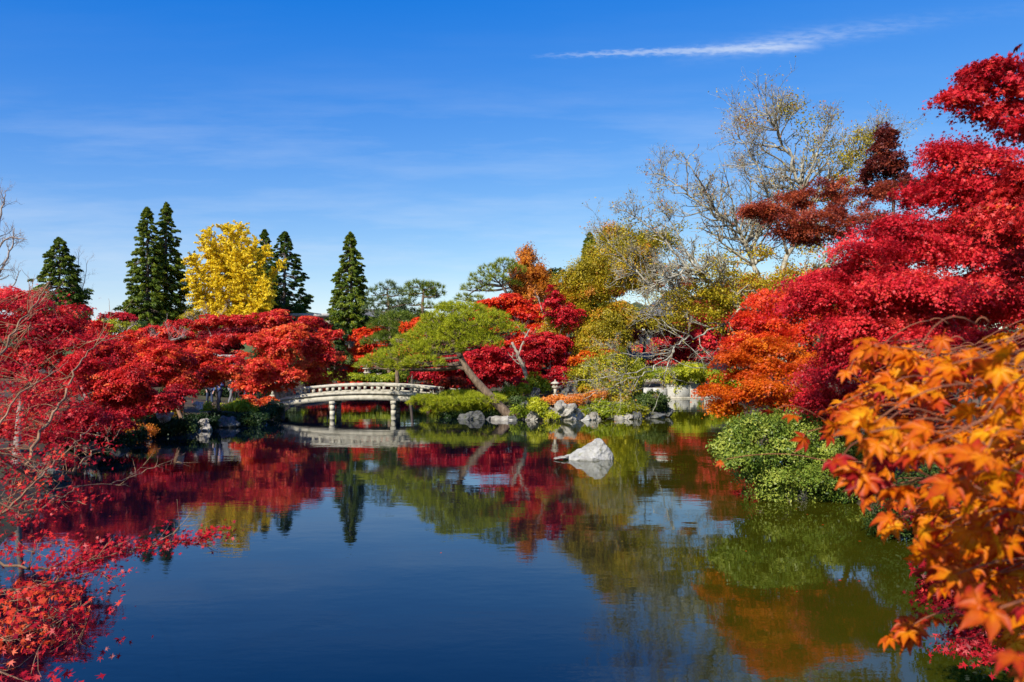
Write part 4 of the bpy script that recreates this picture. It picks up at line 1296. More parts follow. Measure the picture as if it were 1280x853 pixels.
tree('maple_tree', 'ragged red maple filling the gaps behind the scarlet maple and the small gate', 'maple', 225, 50, [
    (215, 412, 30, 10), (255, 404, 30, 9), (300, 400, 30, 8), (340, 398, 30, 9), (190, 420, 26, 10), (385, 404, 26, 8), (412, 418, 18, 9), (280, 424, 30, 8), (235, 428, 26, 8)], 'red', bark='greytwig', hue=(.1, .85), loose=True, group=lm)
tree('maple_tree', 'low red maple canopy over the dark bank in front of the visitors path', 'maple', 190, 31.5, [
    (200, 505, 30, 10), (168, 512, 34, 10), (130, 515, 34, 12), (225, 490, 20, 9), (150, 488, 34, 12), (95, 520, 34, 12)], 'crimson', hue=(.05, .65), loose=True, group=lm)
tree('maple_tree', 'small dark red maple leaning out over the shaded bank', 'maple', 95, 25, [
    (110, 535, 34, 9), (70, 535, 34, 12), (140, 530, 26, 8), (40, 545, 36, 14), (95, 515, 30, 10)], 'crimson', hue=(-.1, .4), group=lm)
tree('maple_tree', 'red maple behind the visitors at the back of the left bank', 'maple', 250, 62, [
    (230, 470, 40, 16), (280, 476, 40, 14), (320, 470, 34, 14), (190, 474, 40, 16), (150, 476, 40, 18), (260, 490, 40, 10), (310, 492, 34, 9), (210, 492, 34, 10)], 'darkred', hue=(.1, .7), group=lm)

# middle, behind the bridge
cm = 'maples behind the bridge and the point'
tree('maple_tree', 'small brown-red maple with a white leaning stem left of the tall lantern', 'maple', 416, 62, [
    (405, 450, 22, 16), (392, 470, 20, 14), (418, 446, 14, 10), (400, 484, 22, 10), (425, 466, 12, 12)], 'brownred', bark='palebark', hue=(.3, 1), group=cm)
tree('maple_tree', 'bright red maple around the bare cedar stem behind the bridge', 'maple', 447, 80, [
    (440, 440, 18, 12), (460, 428, 20, 14), (475, 436, 18, 14), (448, 420, 14, 10), (455, 452, 20, 12), (432, 458, 14, 10), (470, 414, 14, 8), (440, 474, 16, 8)], 'vermilion', hue=(0, .7), loose=True, group=cm)
tree('maple_tree', 'small orange-red maple under the dark layered pine', 'maple', 512, 64, [(512, 412, 12, 10), (520, 424, 12, 12), (508, 436, 10, 8), (524, 402, 10, 8)], 'vermilion', hue=(.2, 1), group=cm)
tree('maple_tree', 'broad scarlet maple spreading flat above the leaning pine', 'maple', 660, 52, [
    (625, 380, 34, 11), (655, 388, 40, 14), (690, 392, 36, 14), (610, 394, 26, 10), (645, 408, 40, 14), (680, 412, 36, 14), (712, 380, 24, 12), (640, 372, 24, 7), (668, 428, 36, 12), (700, 430, 30, 12)], 'vermilion', bark='palebark', hue=(-.05, .6), loose=True, group=cm, tilt=.35)
tree('maple_tree', 'crimson maple behind the trunk of the leaning pine', 'maple', 600, 50, [
    (585, 452, 40, 18), (550, 462, 34, 16), (620, 462, 36, 18), (640, 450, 30, 16), (575, 478, 36, 10), (530, 452, 24, 12), (660, 468, 26, 14), (605, 440, 30, 12)], 'crimson', hue=(.1, .85), loose=True, group=cm)
tree('maple_tree', 'crimson maple with grey boughs right of the pale slanting trunk', 'maple', 688, 47.5, [
    (690, 372, 16, 12), (706, 396, 24, 16), (688, 428, 30, 18), (705, 450, 26, 14), (672, 444, 26, 16), (698, 468, 30, 12), (660, 480, 22, 10)], 'crimson', bark='greytwig', hue=(.1, .8), loose=True, group=cm)
tree('maple_tree', 'dusky red maple below the yellow tree left of the olive crown', 'maple', 722, 56, [
    (720, 368, 20, 12), (735, 360, 16, 10), (712, 384, 20, 14), (722, 404, 22, 16)], 'darkred', hue=(.4, 1), group=cm)
tree('maple_tree', 'red maple in front of the temple roof', 'maple', 800, 54, [
    (800, 352, 30, 12), (775, 345, 24, 12), (800, 400, 36, 14), (862, 352, 14, 10), (830, 412, 30, 12), (780, 420, 30, 12), (760, 365, 22, 10), (905, 375, 28, 16)], 'brownred', hue=(.3, 1), group=cm)
tree('maple_tree', 'low orange maple right of the small gate roof', 'maple', 745, 47, [(738, 446, 22, 7), (755, 440, 16, 6), (725, 450, 16, 6)], 'orange', group=cm, hue=(.1, .8))
tree('maple_tree', 'deep red maple hanging over the bright hedge at the inlet', 'maple', 965, 54, [
    (880, 420, 40, 18), (910, 408, 40, 18), (860, 440, 34, 12), (900, 442, 40, 14), (940, 425, 36, 20), (930, 400, 34, 16), (870, 402, 26, 12), (955, 400, 30, 18)], 'crimson', hue=(.1, .8), loose=True, group=cm, dens=1.2)

tree('maple_tree', 'low scarlet maple on the far shore seen through the bridge arch', 'maple', 470, 72, [
    (420, 484, 26, 10), (455, 482, 26, 9), (495, 484, 28, 9), (535, 482, 26, 9), (570, 480, 26, 12), (395, 484, 20, 12)], 'vermilion', hue=(-.2, .5), group=cm)
tree('maple_tree', 'dusky red maple filling the shade under the central maples', 'maple', 640, 58, [
    (610, 440, 40, 18), (650, 430, 40, 18), (690, 440, 40, 20), (580, 460, 40, 18), (630, 470, 50, 16), (690, 470, 40, 14), (730, 440, 30, 18), (560, 430, 34, 16)], 'darkred', hue=(.1, .7), group=cm)
for lab_, px_, lobes_ in (
        ('dark evergreen behind the right half of the leaning pine crown', 585, [(600, 400, 30, 16), (580, 420, 34, 18), (560, 440, 34, 20)]),
        ('dark evergreen straight behind the broad scarlet maple', 640, [(640, 396, 34, 18), (640, 430, 50, 24)]),
        ('dark evergreen between the broad scarlet maple and the olive crown', 700, [(690, 400, 34, 20), (730, 400, 30, 20), (700, 440, 50, 24)]),
        ('dark evergreen behind the olive crown, left of the temple roof', 780, [(780, 400, 50, 24), (765, 425, 40, 20)]),
        ('dark evergreen right of the temple roof, under the half-bare tree', 885, [(860, 412, 40, 22), (920, 400, 40, 30)])):
    tree('broadleaf_tree', lab_, 'tree', px_, 92, lobes_, 'darkgreen', hue=(0, .6), group=fb)
for lab_, px_, lobes_ in (
        ('low dark evergreen left of the slender cedar, above the hedge', 400, [(400, 430, 30, 16), (380, 450, 30, 16), (420, 462, 30, 12)]),
        ('low dark evergreen at the foot of the slender cedar', 445, [(440, 440, 34, 18), (455, 460, 24, 10)]),
        ('low dark evergreen under the layered dark pine', 492, [(490, 446, 36, 18), (500, 464, 40, 12)]),
        ('low dark evergreen behind the left arm of the leaning pine', 540, [(540, 440, 36, 20)]),
        ('low dark evergreen behind the scarlet maple at the bridge end', 340, [(340, 440, 40, 16)]),
        ('low dark evergreen behind the small gate with the upturned ridge', 250, [(250, 440, 50, 16)]),
        ('low dark evergreen behind the twiggy grey tree on the left', 180, [(180, 440, 40, 16)])):
    tree('broadleaf_tree', lab_, 'tree', px_, 94, lobes_, 'darkgreen', hue=(0, .5), group=fb)
tree('broadleaf_tree', 'rust and green tree closing the gap behind the lower limbs of the half-bare tree', 'tree', 930, 66, [
    (900, 372, 34, 20), (940, 360, 34, 22), (970, 372, 30, 24), (880, 392, 30, 18), (915, 400, 40, 20), (1000, 380, 34, 26)], 'brownred', hue=(.2, 1.1))
for lab_, px_, lobes_ in (
        ('dark evergreen behind the left shoulder of the great crimson maple', 1040, [(1040, 350, 40, 32), (1000, 380, 40, 30), (1060, 390, 50, 28)]),
        ('dark evergreen behind the middle of the great crimson maple', 1130, [(1100, 340, 40, 34), (1140, 360, 50, 40)]),
        ('dark evergreen behind the right part of the great crimson maple', 1230, [(1200, 370, 56, 40), (1260, 380, 60, 40)])):
    tree('broadleaf_tree', lab_, 'tree', px_, 60, lobes_, 'darkgreen', hue=(.1, .8), group=fb)
tree('maple_tree', 'red maple under the temple roof, right of the bare drooping branch', 'maple', 850, 71, [
    (840, 430, 36, 16), (875, 440, 34, 14), (810, 440, 30, 14), (900, 430, 30, 18), (780, 450, 34, 14), (930, 445, 30, 16), (850, 452, 40, 8)], 'red', hue=(0, .6), group=cm)
tree('olive_tree', 'tall olive-yellow broadleaf tree right of the central maples', 'broadleaf tree', 752, 48, [
    (760, 318, 34, 24), (735, 335, 26, 24), (790, 312, 32, 20), (820, 300, 24, 12), (700, 395, 16, 18), (705, 355, 12, 14), (800, 345, 26, 14), (770, 295, 24, 10), (690, 420, 14, 12), (745, 362, 32, 24), (722, 376, 22, 26), (780, 345, 34, 22), (765, 388, 30, 24), (740, 410, 34, 22), (805, 325, 26, 18), (768, 418, 28, 18), (735, 425, 20, 14), (725, 348, 18, 16), (745, 445, 34, 14)],
    'olive', spray=.5, flat=.45, tilt=1.0, hue=(.2, .95), cover=.8, leaf=.10, dens=.85, frag=.9, clumps=7, bark='lichenbark')
tree('olive_tree', 'yellow-green tree with sparse crown left of the deep red maple', 'broadleaf tree', 880, 72, [
    (860, 400, 24, 14), (880, 385, 24, 14), (900, 365, 26, 14), (875, 372, 16, 12), (850, 385, 20, 10)], 'olive', hue=(.4, 1), dens=.7, cover=.8, flat=.4, tilt=.9)
tree('weeping_tree', 'thin yellow-green weeping tree behind the planted point', 'broadleaf tree', 772, 45, [
    (760, 455, 32, 16), (730, 468, 26, 14), (790, 460, 26, 14), (745, 482, 28, 10), (775, 478, 28, 12)], 'yellowgreen', dens=.6, cover=.7, flat=.5, tilt=1.0, hue=(.2, 1), spray=.45)

# shrubs ------------------------------------------------------------
sg_ = 'clipped shrubs round the pond'
shrub('long bright green hedge behind the bridge railing', 500, 70, [(430, 470, 30, 7), (470, 472, 34, 7), (510, 470, 36, 8), (548, 471, 30, 8), (395, 474, 24, 7), (575, 476, 24, 8)], 'hedge', name='hedge', cat='hedge')
shrub('vivid yellow-green hedge trailing over the white stone wall', 860, 67.5, [(835, 468, 26, 12), (862, 466, 30, 13), (892, 468, 26, 12), (915, 472, 22, 12), (850, 480, 12, 10), (875, 484, 6, 14), (905, 486, 12, 14), (930, 480, 20, 14)], 'hedge', name='hedge', cat='hedge', hue=(.4, 1))
shrub('dark glossy shrub at the right tip of the planted point', 812, 43.6, [(812, 500, 26, 12), (795, 505, 18, 12), (825, 508, 14, 10)], 'darkgreen', group=sg_, hue=(.3, 1))
shrub('yellow-green shrub growing over the left side of the big pale boulder', 680, 40.7, [(680, 512, 16, 11), (690, 520, 12, 6), (670, 505, 12, 8)], 'hedge', group=sg_, hue=(.5, 1))
shrub('green shrub right of the big pale boulder', 748, 41.8, [(748, 512, 20, 11), (735, 515, 14, 9), (764, 510, 18, 10), (776, 514, 14, 7)], 'hedge', group=sg_, hue=(.2, .8))
shrub('upright leafy green shrub in the middle of the planted point', 772, 45.5, [(772, 488, 20, 14), (760, 496, 16, 10), (786, 492, 18, 12)], 'yellowgreen', group=sg_, hue=(.1, .7))
shrub('golden-brown low shrub spread before the lantern on the point', 722, 43.6, [(715, 498, 26, 4), (690, 499, 20, 3), (742, 495, 18, 6)], 'tawny', group=sg_, hue=(.4, 1))
shrub('russet shrub right of the lantern on the point', 760, 44.2, [(752, 490, 18, 7), (738, 486, 16, 8), (775, 502, 16, 7)], 'olive', group=sg_, hue=(.5, 1.1))
shrub('dark green shrub beside the foot of the leaning pine', 660, 42.6, [(658, 508, 14, 10), (648, 502, 12, 8)], 'darkgreen', group=sg_, hue=(.3, 1))
shrub('bright yellow-green clipped shrub at the edge of the point below the scarlet maple', 640, 46, [(640, 490, 16, 9), (622, 494, 14, 8), (655, 486, 12, 8)], 'hedge', group=sg_)
shrub('small leafy shrub by the pale slanting trunk', 650, 46.5, [(680, 482, 14, 8), (668, 474, 12, 8)], 'hedge', group=sg_, hue=(.3, .9))
shrub('round yellow-green shrub in front of the visitors', 297, 40.5, [(297, 508, 18, 8), (284, 512, 12, 6), (310, 510, 12, 6)], 'hedge', group=sg_, hue=(.3, .95))
shrub('small green shrub left of the slim dark trunk', 262, 40, [(264, 510, 11, 7), (256, 516, 9, 5)], 'hedge', group=sg_, hue=(.1, .8))
shrub('olive shrub behind the flared stone', 215, 36, [(216, 512, 12, 7), (206, 508, 9, 5)], 'olive', group=sg_)
shrub('strip of dry golden grass on the left bank', 165, 30.5, [(160, 541, 22, 2.5), (178, 539, 18, 2.5), (140, 545, 14, 2.5)], 'tawny', name='grass_clump', cat='grass', hue=(.3, .9))
shrub('added dark undergrowth in place of shade on the left bank behind the dry grass', 160, 34, [(150, 528, 40, 7), (110, 535, 36, 8), (190, 524, 30, 6)], 'darkgreen', group=sg_, hue=(0, .5))  # added over bare bank, its dark green standing in for shade
shrub('added dark evergreen shrub in place of shade at the left end of the bridge', 330, 41.5, [(330, 514, 22, 9), (312, 516, 18, 8), (342, 512, 12, 10)], 'darkgreen', group=sg_, hue=(0, .4))  # added, dark leaves in place of shade by the bridge end

shrub('fern-green shrub draped between the grey boulder and the dark tip', 790, 42.4, [(786, 508, 16, 9), (800, 514, 12, 7), (776, 514, 10, 6)], 'yellowgreen', group=sg_, hue=(0, .6))
shrub('mossy green shrub on the shore between the leaning pine and the yellow shrub', 652, 41.7, [(650, 514, 12, 8), (664, 516, 9, 6)], 'hedge', group=sg_, hue=(-.1, .4))
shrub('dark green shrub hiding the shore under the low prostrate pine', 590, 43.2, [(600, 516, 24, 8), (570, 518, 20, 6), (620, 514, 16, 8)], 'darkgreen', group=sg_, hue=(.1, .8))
shrub('sprawling added undergrowth, dark for shade, along the water below the near red maples', 95, 25.6, [(110, 555, 34, 8), (75, 560, 34, 10), (140, 550, 26, 7), (45, 572, 34, 12)], 'darkgreen', group=sg_, hue=(-.2, .3))  # added to blacken the bank as shade would
shrub('added undergrowth, dark for shade, at the edge of the left bank below the dry grass', 185, 32.2, [(190, 538, 24, 6), (165, 546, 24, 6), (215, 534, 20, 6), (238, 530, 16, 6)], 'darkgreen', group=sg_, hue=(-.2, .3))  # added, leaf colour pushed dark for the shade of the bank
shrub('added undergrowth, dark for shade, crowding the rocks under the slim dark trunk', 285, 37.6, [(270, 522, 20, 6), (295, 522, 20, 6), (318, 520, 16, 7)], 'darkgreen', group=sg_, hue=(-.1, .4))  # added, dark colour takes the place of shade among the rocks
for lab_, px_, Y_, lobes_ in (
        ('added low shrub, dark for shade, under the flared stone at the water', 205, 33.6, [(200, 531, 18, 8), (222, 529, 18, 8), (182, 534, 16, 7)]),
        ('added low shrub, dark for shade, at the water below the white board', 245, 35.0, [(240, 528, 18, 9), (262, 526, 18, 9), (250, 534, 20, 5)]),
        ('added low shrub, dark for shade, at the water below the visitors', 292, 37.0, [(284, 526, 20, 9), (305, 524, 18, 9), (322, 524, 16, 9)]),
        ('added low shrub, dark for shade, at the water under the low red canopy', 150, 29.5, [(150, 545, 20, 9), (128, 550, 20, 9), (172, 542, 16, 7)])):
    shrub(lab_, px_, Y_, lobes_, 'darkgreen', group=sg_, hue=(-.35, .15))  # added row, leaf colour nearly black to stand for bank shade
shrub('dark evergreen hedge closing the path behind the visitors', 250, 53, [(180, 494, 30, 9), (215, 492, 30, 9), (250, 490, 30, 10), (285, 490, 30, 10), (318, 490, 26, 9), (345, 488, 22, 9), (145, 496, 30, 9)], 'darkgreen', name='hedge', cat='hedge', hue=(0, .5))
# pale slanting trunk, leaning pine, low pine
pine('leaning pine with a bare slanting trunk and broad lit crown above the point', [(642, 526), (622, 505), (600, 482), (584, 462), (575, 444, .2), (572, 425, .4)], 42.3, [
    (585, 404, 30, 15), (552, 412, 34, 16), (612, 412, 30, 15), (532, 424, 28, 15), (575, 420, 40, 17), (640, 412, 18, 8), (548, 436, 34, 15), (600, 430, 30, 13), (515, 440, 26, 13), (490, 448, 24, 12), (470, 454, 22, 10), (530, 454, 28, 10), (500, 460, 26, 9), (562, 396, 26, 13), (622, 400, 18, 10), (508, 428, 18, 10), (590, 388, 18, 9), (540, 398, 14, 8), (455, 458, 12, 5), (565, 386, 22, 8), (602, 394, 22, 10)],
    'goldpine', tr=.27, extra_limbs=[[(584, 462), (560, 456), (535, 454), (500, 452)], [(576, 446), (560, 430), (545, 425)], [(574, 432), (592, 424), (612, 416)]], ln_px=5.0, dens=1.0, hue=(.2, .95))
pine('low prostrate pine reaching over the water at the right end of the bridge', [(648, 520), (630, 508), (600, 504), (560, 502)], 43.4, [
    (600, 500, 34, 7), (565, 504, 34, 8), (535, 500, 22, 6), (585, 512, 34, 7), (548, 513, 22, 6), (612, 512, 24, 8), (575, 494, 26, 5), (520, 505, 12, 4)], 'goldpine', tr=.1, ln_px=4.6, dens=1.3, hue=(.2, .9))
bare_tree('pale slanting maple trunk, almost white, behind the point', 46.8, (663, 492), [
    ([(663, 492), (656, 465), (648, 445), (640, 428)], .15, .08), ([(648, 445), (655, 425), (662, 412)], .07, .03)], .1, lev=1, per=3, bark='palebark', side_len=.5)
tree('slender_tree', 'thin young maple leaning over the right end of the bridge', 'maple', 570, 44.2, [(566, 478, 18, 7), (585, 486, 16, 6), (552, 486, 12, 5)], 'brownred', tr=.05, hue=(.2, .9), dens=.6)

# ------------------------------------------------------------------ the big half-bare oak
OY = 33
olimbs = [
    ([(1000, 560), (994, 470), (980, 415), (962, 388)], .42, .30),
    ([(968, 395), (935, 386), (905, 372), (880, 345, -1), (862, 338, -1), (842, 345, -1.5), (818, 352, -2)], .22, .05),
    ([(964, 390), (942, 330, 1), (925, 292, 1), (885, 262, 1), (850, 235, 1), (822, 212, 1)], .20, .03),
    ([(905, 280, 1), (885, 245, 1), (868, 215, 0), (850, 190, 0)], .09, .02),
    ([(962, 388), (985, 320, 0), (1003, 265, 0), (1000, 232, 0), (983, 190, 0), (960, 150, 0), (942, 128, 0)], .24, .03),
    ([(1001, 240), (1018, 200, -1), (1032, 165, -1), (1040, 135, -1)], .11, .02),
    ([(1003, 262), (1040, 225, 1), (1075, 190, 1), (1100, 165, 1), (1118, 158, 1)], .12, .02),
    ([(985, 320), (968, 270, -1), (955, 225, -1), (930, 180, -1), (915, 150, -1)], .12, .02),
    ([(945, 330), (940, 280, 2), (938, 230, 2), (925, 195, 2)], .10, .02),
    ([(925, 380), (870, 372, 1), (825, 362, 1), (790, 335, 1), (762, 305, 1), (748, 285, 1)], .15, .02),
    ([(862, 338, -1), (830, 300, -1), (795, 272, -1), (765, 258, -1)], .10, .02),
    ([(885, 345), (855, 310, 0), (838, 275, 0), (815, 250, 0)], .09, .02),
    ([(970, 395), (1010, 350, -1), (1040, 320, -1), (1060, 290, -1)], .14, .03),
    ([(950, 392, 1), (905, 405, 0), (872, 420, -1), (850, 428, -1.5), (832, 448, -2), (800, 470, -2.5), (765, 482, -3), (728, 500, -3)], .085, .018),
    ([(842, 436, -2.5), (832, 465, -2.5), (826, 490, -2.5), (814, 520, -2.5)], .055, .012),
    ([(838, 440, -2.5), (805, 446, -3), (775, 440, -3), (750, 428, -3)], .045, .012),
    ([(800, 470, -3), (790, 488, -3), (772, 505, -3)], .05, .012),
    ([(815, 460, -3), (780, 468, -3.4), (740, 474, -3.4), (700, 478, -3.4)], .05, .012),
]
rt, tips = bare_tree('huge half-bare tree with pale lichen-covered limbs rising behind the red maples', OY, (1000, 560), olimbs, .3, lev=2, bark='lichenbark', side_len=.46, nb=(4, 6), per=13, minr=.008, name='oak_tree', cat='oak', up=.12, spread=.8, thick=.52)
mb = MB()
cl = []
for px, py, rx, rz, dn, hu in [(955, 340, 40, 18, 26, .75), (905, 385, 40, 18, 30, .7), (1010, 300, 26, 30, 20, .8), (1062, 200, 24, 20, 16, .6), (1000, 142, 28, 12, 12, .5), (1085, 170, 26, 10, 12, .6), (1060, 240, 26, 26, 16, .75),
                               (870, 370, 36, 16, 22, .6), (830, 300, 34, 22, 12, .45), (985, 350, 26, 14, 18, .85), (940, 155, 10, 8, 4, 1.0), (780, 290, 26, 16, 8, .45), (900, 340, 30, 14, 10, .6), (1030, 180, 20, 20, 8, .6), (845, 400, 40, 12, 14, .6)]:
    for k in range(int(dn * (1.7 if py > 320 else 1.1))):
        c = P(px + rng.normal() * rx * .55, py + rng.normal() * rz * .55, OY + rng.normal() * .8)
        if len(tips):
            j = int(np.argmin(((tips - c) ** 2).sum(1))); c = tips[j] * .75 + c * .25
        n_ = rng.integers(30, 80) + (30 if py > 320 else 0)
        pos = c + rng.normal(size=(n_, 3)) * np.array([.26, .26, .14])
        mb.leaves(DIAMOND, pos, unit(rng.normal(size=(n_, 3)) * .7 + np.array([0, 0, .7])), .10 * rng.uniform(.7, 1.3, n_), np.clip(rng.normal(hu, .16, n_), 0, 1))
sel = tips[rng.random(len(tips)) < .45]
mb.leaves(DIAMOND, sel + rng.normal(size=sel.shape) * .03, unit(rng.normal(size=sel.shape)), .085 * rng.uniform(.6, 1.3, len(sel)), np.clip(rng.normal(.8, .25, len(sel)), 0, 1))
mb.build('crown', leaf_mat('fading_oak_leaves', [(0, (.20, .18, .02)), (.5, (.40, .33, .02)), (.8, (.62, .48, .02)), (1, (.55, .18, .03))]), rt)

# ------------------------------------------------------------------ right bank maples
rm = 'maples on the right bank'
tree('maple_tree', 'russet maple bough reaching left against the bare oak', 'maple', 1150, 22, [
    (960, 268, 26, 9), (1000, 248, 26, 14), (1040, 236, 30, 18), (1000, 275, 40, 12), (1060, 262, 36, 18), (1090, 280, 34, 20), (1030, 290, 40, 12), (1120, 250, 34, 24), (985, 292, 24, 8), (948, 262, 16, 5)], 'brownred', hue=(.3, 1), group=rm, tilt=.4, top=(1120, 300), spray=.26, frag=.62, clumps=9, core=False, tr=.1)
tree('maple_tree', 'dark maroon maple top standing out against the blue sky', 'maple', 1130, 24, [
    (1106, 178, 14, 14), (1115, 205, 24, 18), (1095, 205, 16, 12), (1130, 225, 26, 18), (1104, 238, 22, 10), (1106, 160, 7, 6), (1085, 222, 12, 6)], 'maroon', hue=(.2, 1), group=rm, spray=.24, frag=.6, clumps=9, core=False, tr=.08)
tree('maple_tree', 'great crimson maple filling the right side of the picture', 'maple', 1215, 14, [
    (1190, 190, 50, 20), (1235, 205, 60, 28), (1170, 235, 50, 24), (1230, 255, 70, 34), (1130, 285, 60, 20), (1170, 305, 80, 30), (1090, 320, 60, 24), (1250, 320, 70, 44), (1040, 345, 60, 24), (1120, 355, 90, 34),
    (1200, 375, 90, 36), (1020, 370, 40, 20), (1080, 395, 70, 30), (1150, 420, 90, 30), (1240, 430, 70, 34), (1060, 430, 50, 20), (1290, 260, 50, 60), (1300, 390, 50, 60), (1120, 310, 70, 26), (1060, 360, 70, 26), (1150, 380, 90, 30), (1230, 290, 60, 40), (1220, 230, 50, 26), (1080, 440, 70, 24)], 'crimson', hue=(.2, .85), group=rm, spray=.34, dens=1.1, flat=.12, tilt=.4, cover=1.0, tr=.09)
tree('maple_tree', 'bright red maple spray jutting into the sky at the upper right', 'maple', 1420, 10, [
    (1222, 92, 26, 7), (1250, 86, 34, 8), (1205, 122, 24, 6), (1240, 112, 44, 9), (1280, 100, 40, 16), (1245, 138, 40, 8), (1285, 130, 40, 16), (1300, 165, 40, 18), (1265, 155, 34, 7), (1215, 104, 18, 6)], 'crimson', hue=(.1, .8), group=rm, spray=.17, frag=.8, clumps=7, top=(1390, 190), flat=.12, cover=1.0, tr=.05, core=False, tilt=.3)
tree('maple_tree', 'nearer scarlet maple bough against the right edge of the picture', 'maple', 1480, 8, [
    (1262, 238, 36, 14), (1292, 215, 36, 18), (1235, 268, 30, 8), (1270, 285, 50, 10), (1290, 330, 44, 16)], 'red', hue=(0, .5), group=rm, spray=.18, top=(1430, 330), dens=.9, tr=.05)
tree('maple_tree', 'glowing orange maple spray above the green bush', 'maple', 1090, 18, [
    (935, 446, 40, 7), (975, 434, 36, 8), (915, 492, 30, 6), (955, 480, 42, 6), (1000, 468, 40, 8), (925, 464, 34, 6), (985, 500, 36, 6), (905, 508, 16, 4), (898, 486, 16, 4), (970, 456, 40, 7), (950, 430, 30, 6), (1020, 448, 40, 8), (1010, 490, 40, 7)], 'orange', hue=(.1, .95), group=rm, spray=.30, tilt=.22, flat=.10, core=False, frag=.9, clumps=6, top=(1040, 470), dens=1.15)
tree('maple_tree', 'orange-red maple between the crimson maple and the half-bare tree', 'maple', 1040, 19.5, [
    (965, 372, 34, 12), (1000, 385, 36, 14), (950, 400, 34, 12), (985, 418, 44, 14), (1030, 400, 40, 16), (1020, 440, 44, 14), (940, 425, 34, 11), (1060, 425, 40, 16)], 'vermilion', hue=(-.1, .7), loose=True, group=rm, spray=.34, tilt=.35, tr=.07)
tree('maple_tree', 'small red maple tucked beneath the orange spray', 'maple', 1110, 16.5, [
    (1040, 470, 44, 18), (1080, 490, 46, 18), (1020, 498, 36, 11), (1110, 460, 44, 20), (1060, 518, 30, 8), (1150, 500, 50, 30), (1180, 550, 50, 30), (1130, 540, 40, 20)], 'crimson', hue=(.1, .7), group=rm, spray=.3)
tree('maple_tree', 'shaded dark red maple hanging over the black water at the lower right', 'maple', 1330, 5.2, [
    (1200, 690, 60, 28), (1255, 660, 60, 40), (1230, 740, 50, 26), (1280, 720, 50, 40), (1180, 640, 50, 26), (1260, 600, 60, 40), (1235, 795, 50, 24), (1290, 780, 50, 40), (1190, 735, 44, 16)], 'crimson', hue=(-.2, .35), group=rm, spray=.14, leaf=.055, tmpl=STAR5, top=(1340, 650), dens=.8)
shrub('spreading green bush with pale twigs overhanging the right bank', 985, 16.8, [
    (930, 535, 34, 18), (965, 525, 40, 16), (1005, 530, 40, 18), (940, 565, 44, 18), (985, 560, 50, 20), (1030, 560, 44, 22), (965, 590, 46, 16), (1010, 592, 50, 18), (1050, 595, 34, 20), (975, 612, 40, 10), (1040, 618, 34, 10), (910, 552, 22, 12), (1080, 560, 40, 30), (1090, 605, 36, 24)],
    'bush', bark='palebark', leaf=.060, tmpl=OVAL, spray=.2, hue=(.1, 1), inner=.5, cover=.85, dens=1.05, clumps=4, frag=1.2)
shrub('added dark bush in place of black water reflections behind the lowest orange leaves', 1290, 9.4, [(1215, 665, 56, 34), (1275, 640, 60, 50), (1235, 715, 56, 24), (1295, 720, 50, 40), (1180, 690, 36, 18)], 'darkgreen', leaf=.05, spray=.2, tmpl=OVAL, hue=(-.3, .2))  # added bush, near-black leaf colour stands in for dark reflections in the water
shrub('dark glossy bush in the shade behind the foreground leaves on the right', 1150, 13, [(1140, 620, 50, 30), (1190, 600, 50, 40), (1120, 650, 40, 20), (1180, 680, 60, 24)], 'darkgreen', leaf=.06, spray=.22, tmpl=OVAL)


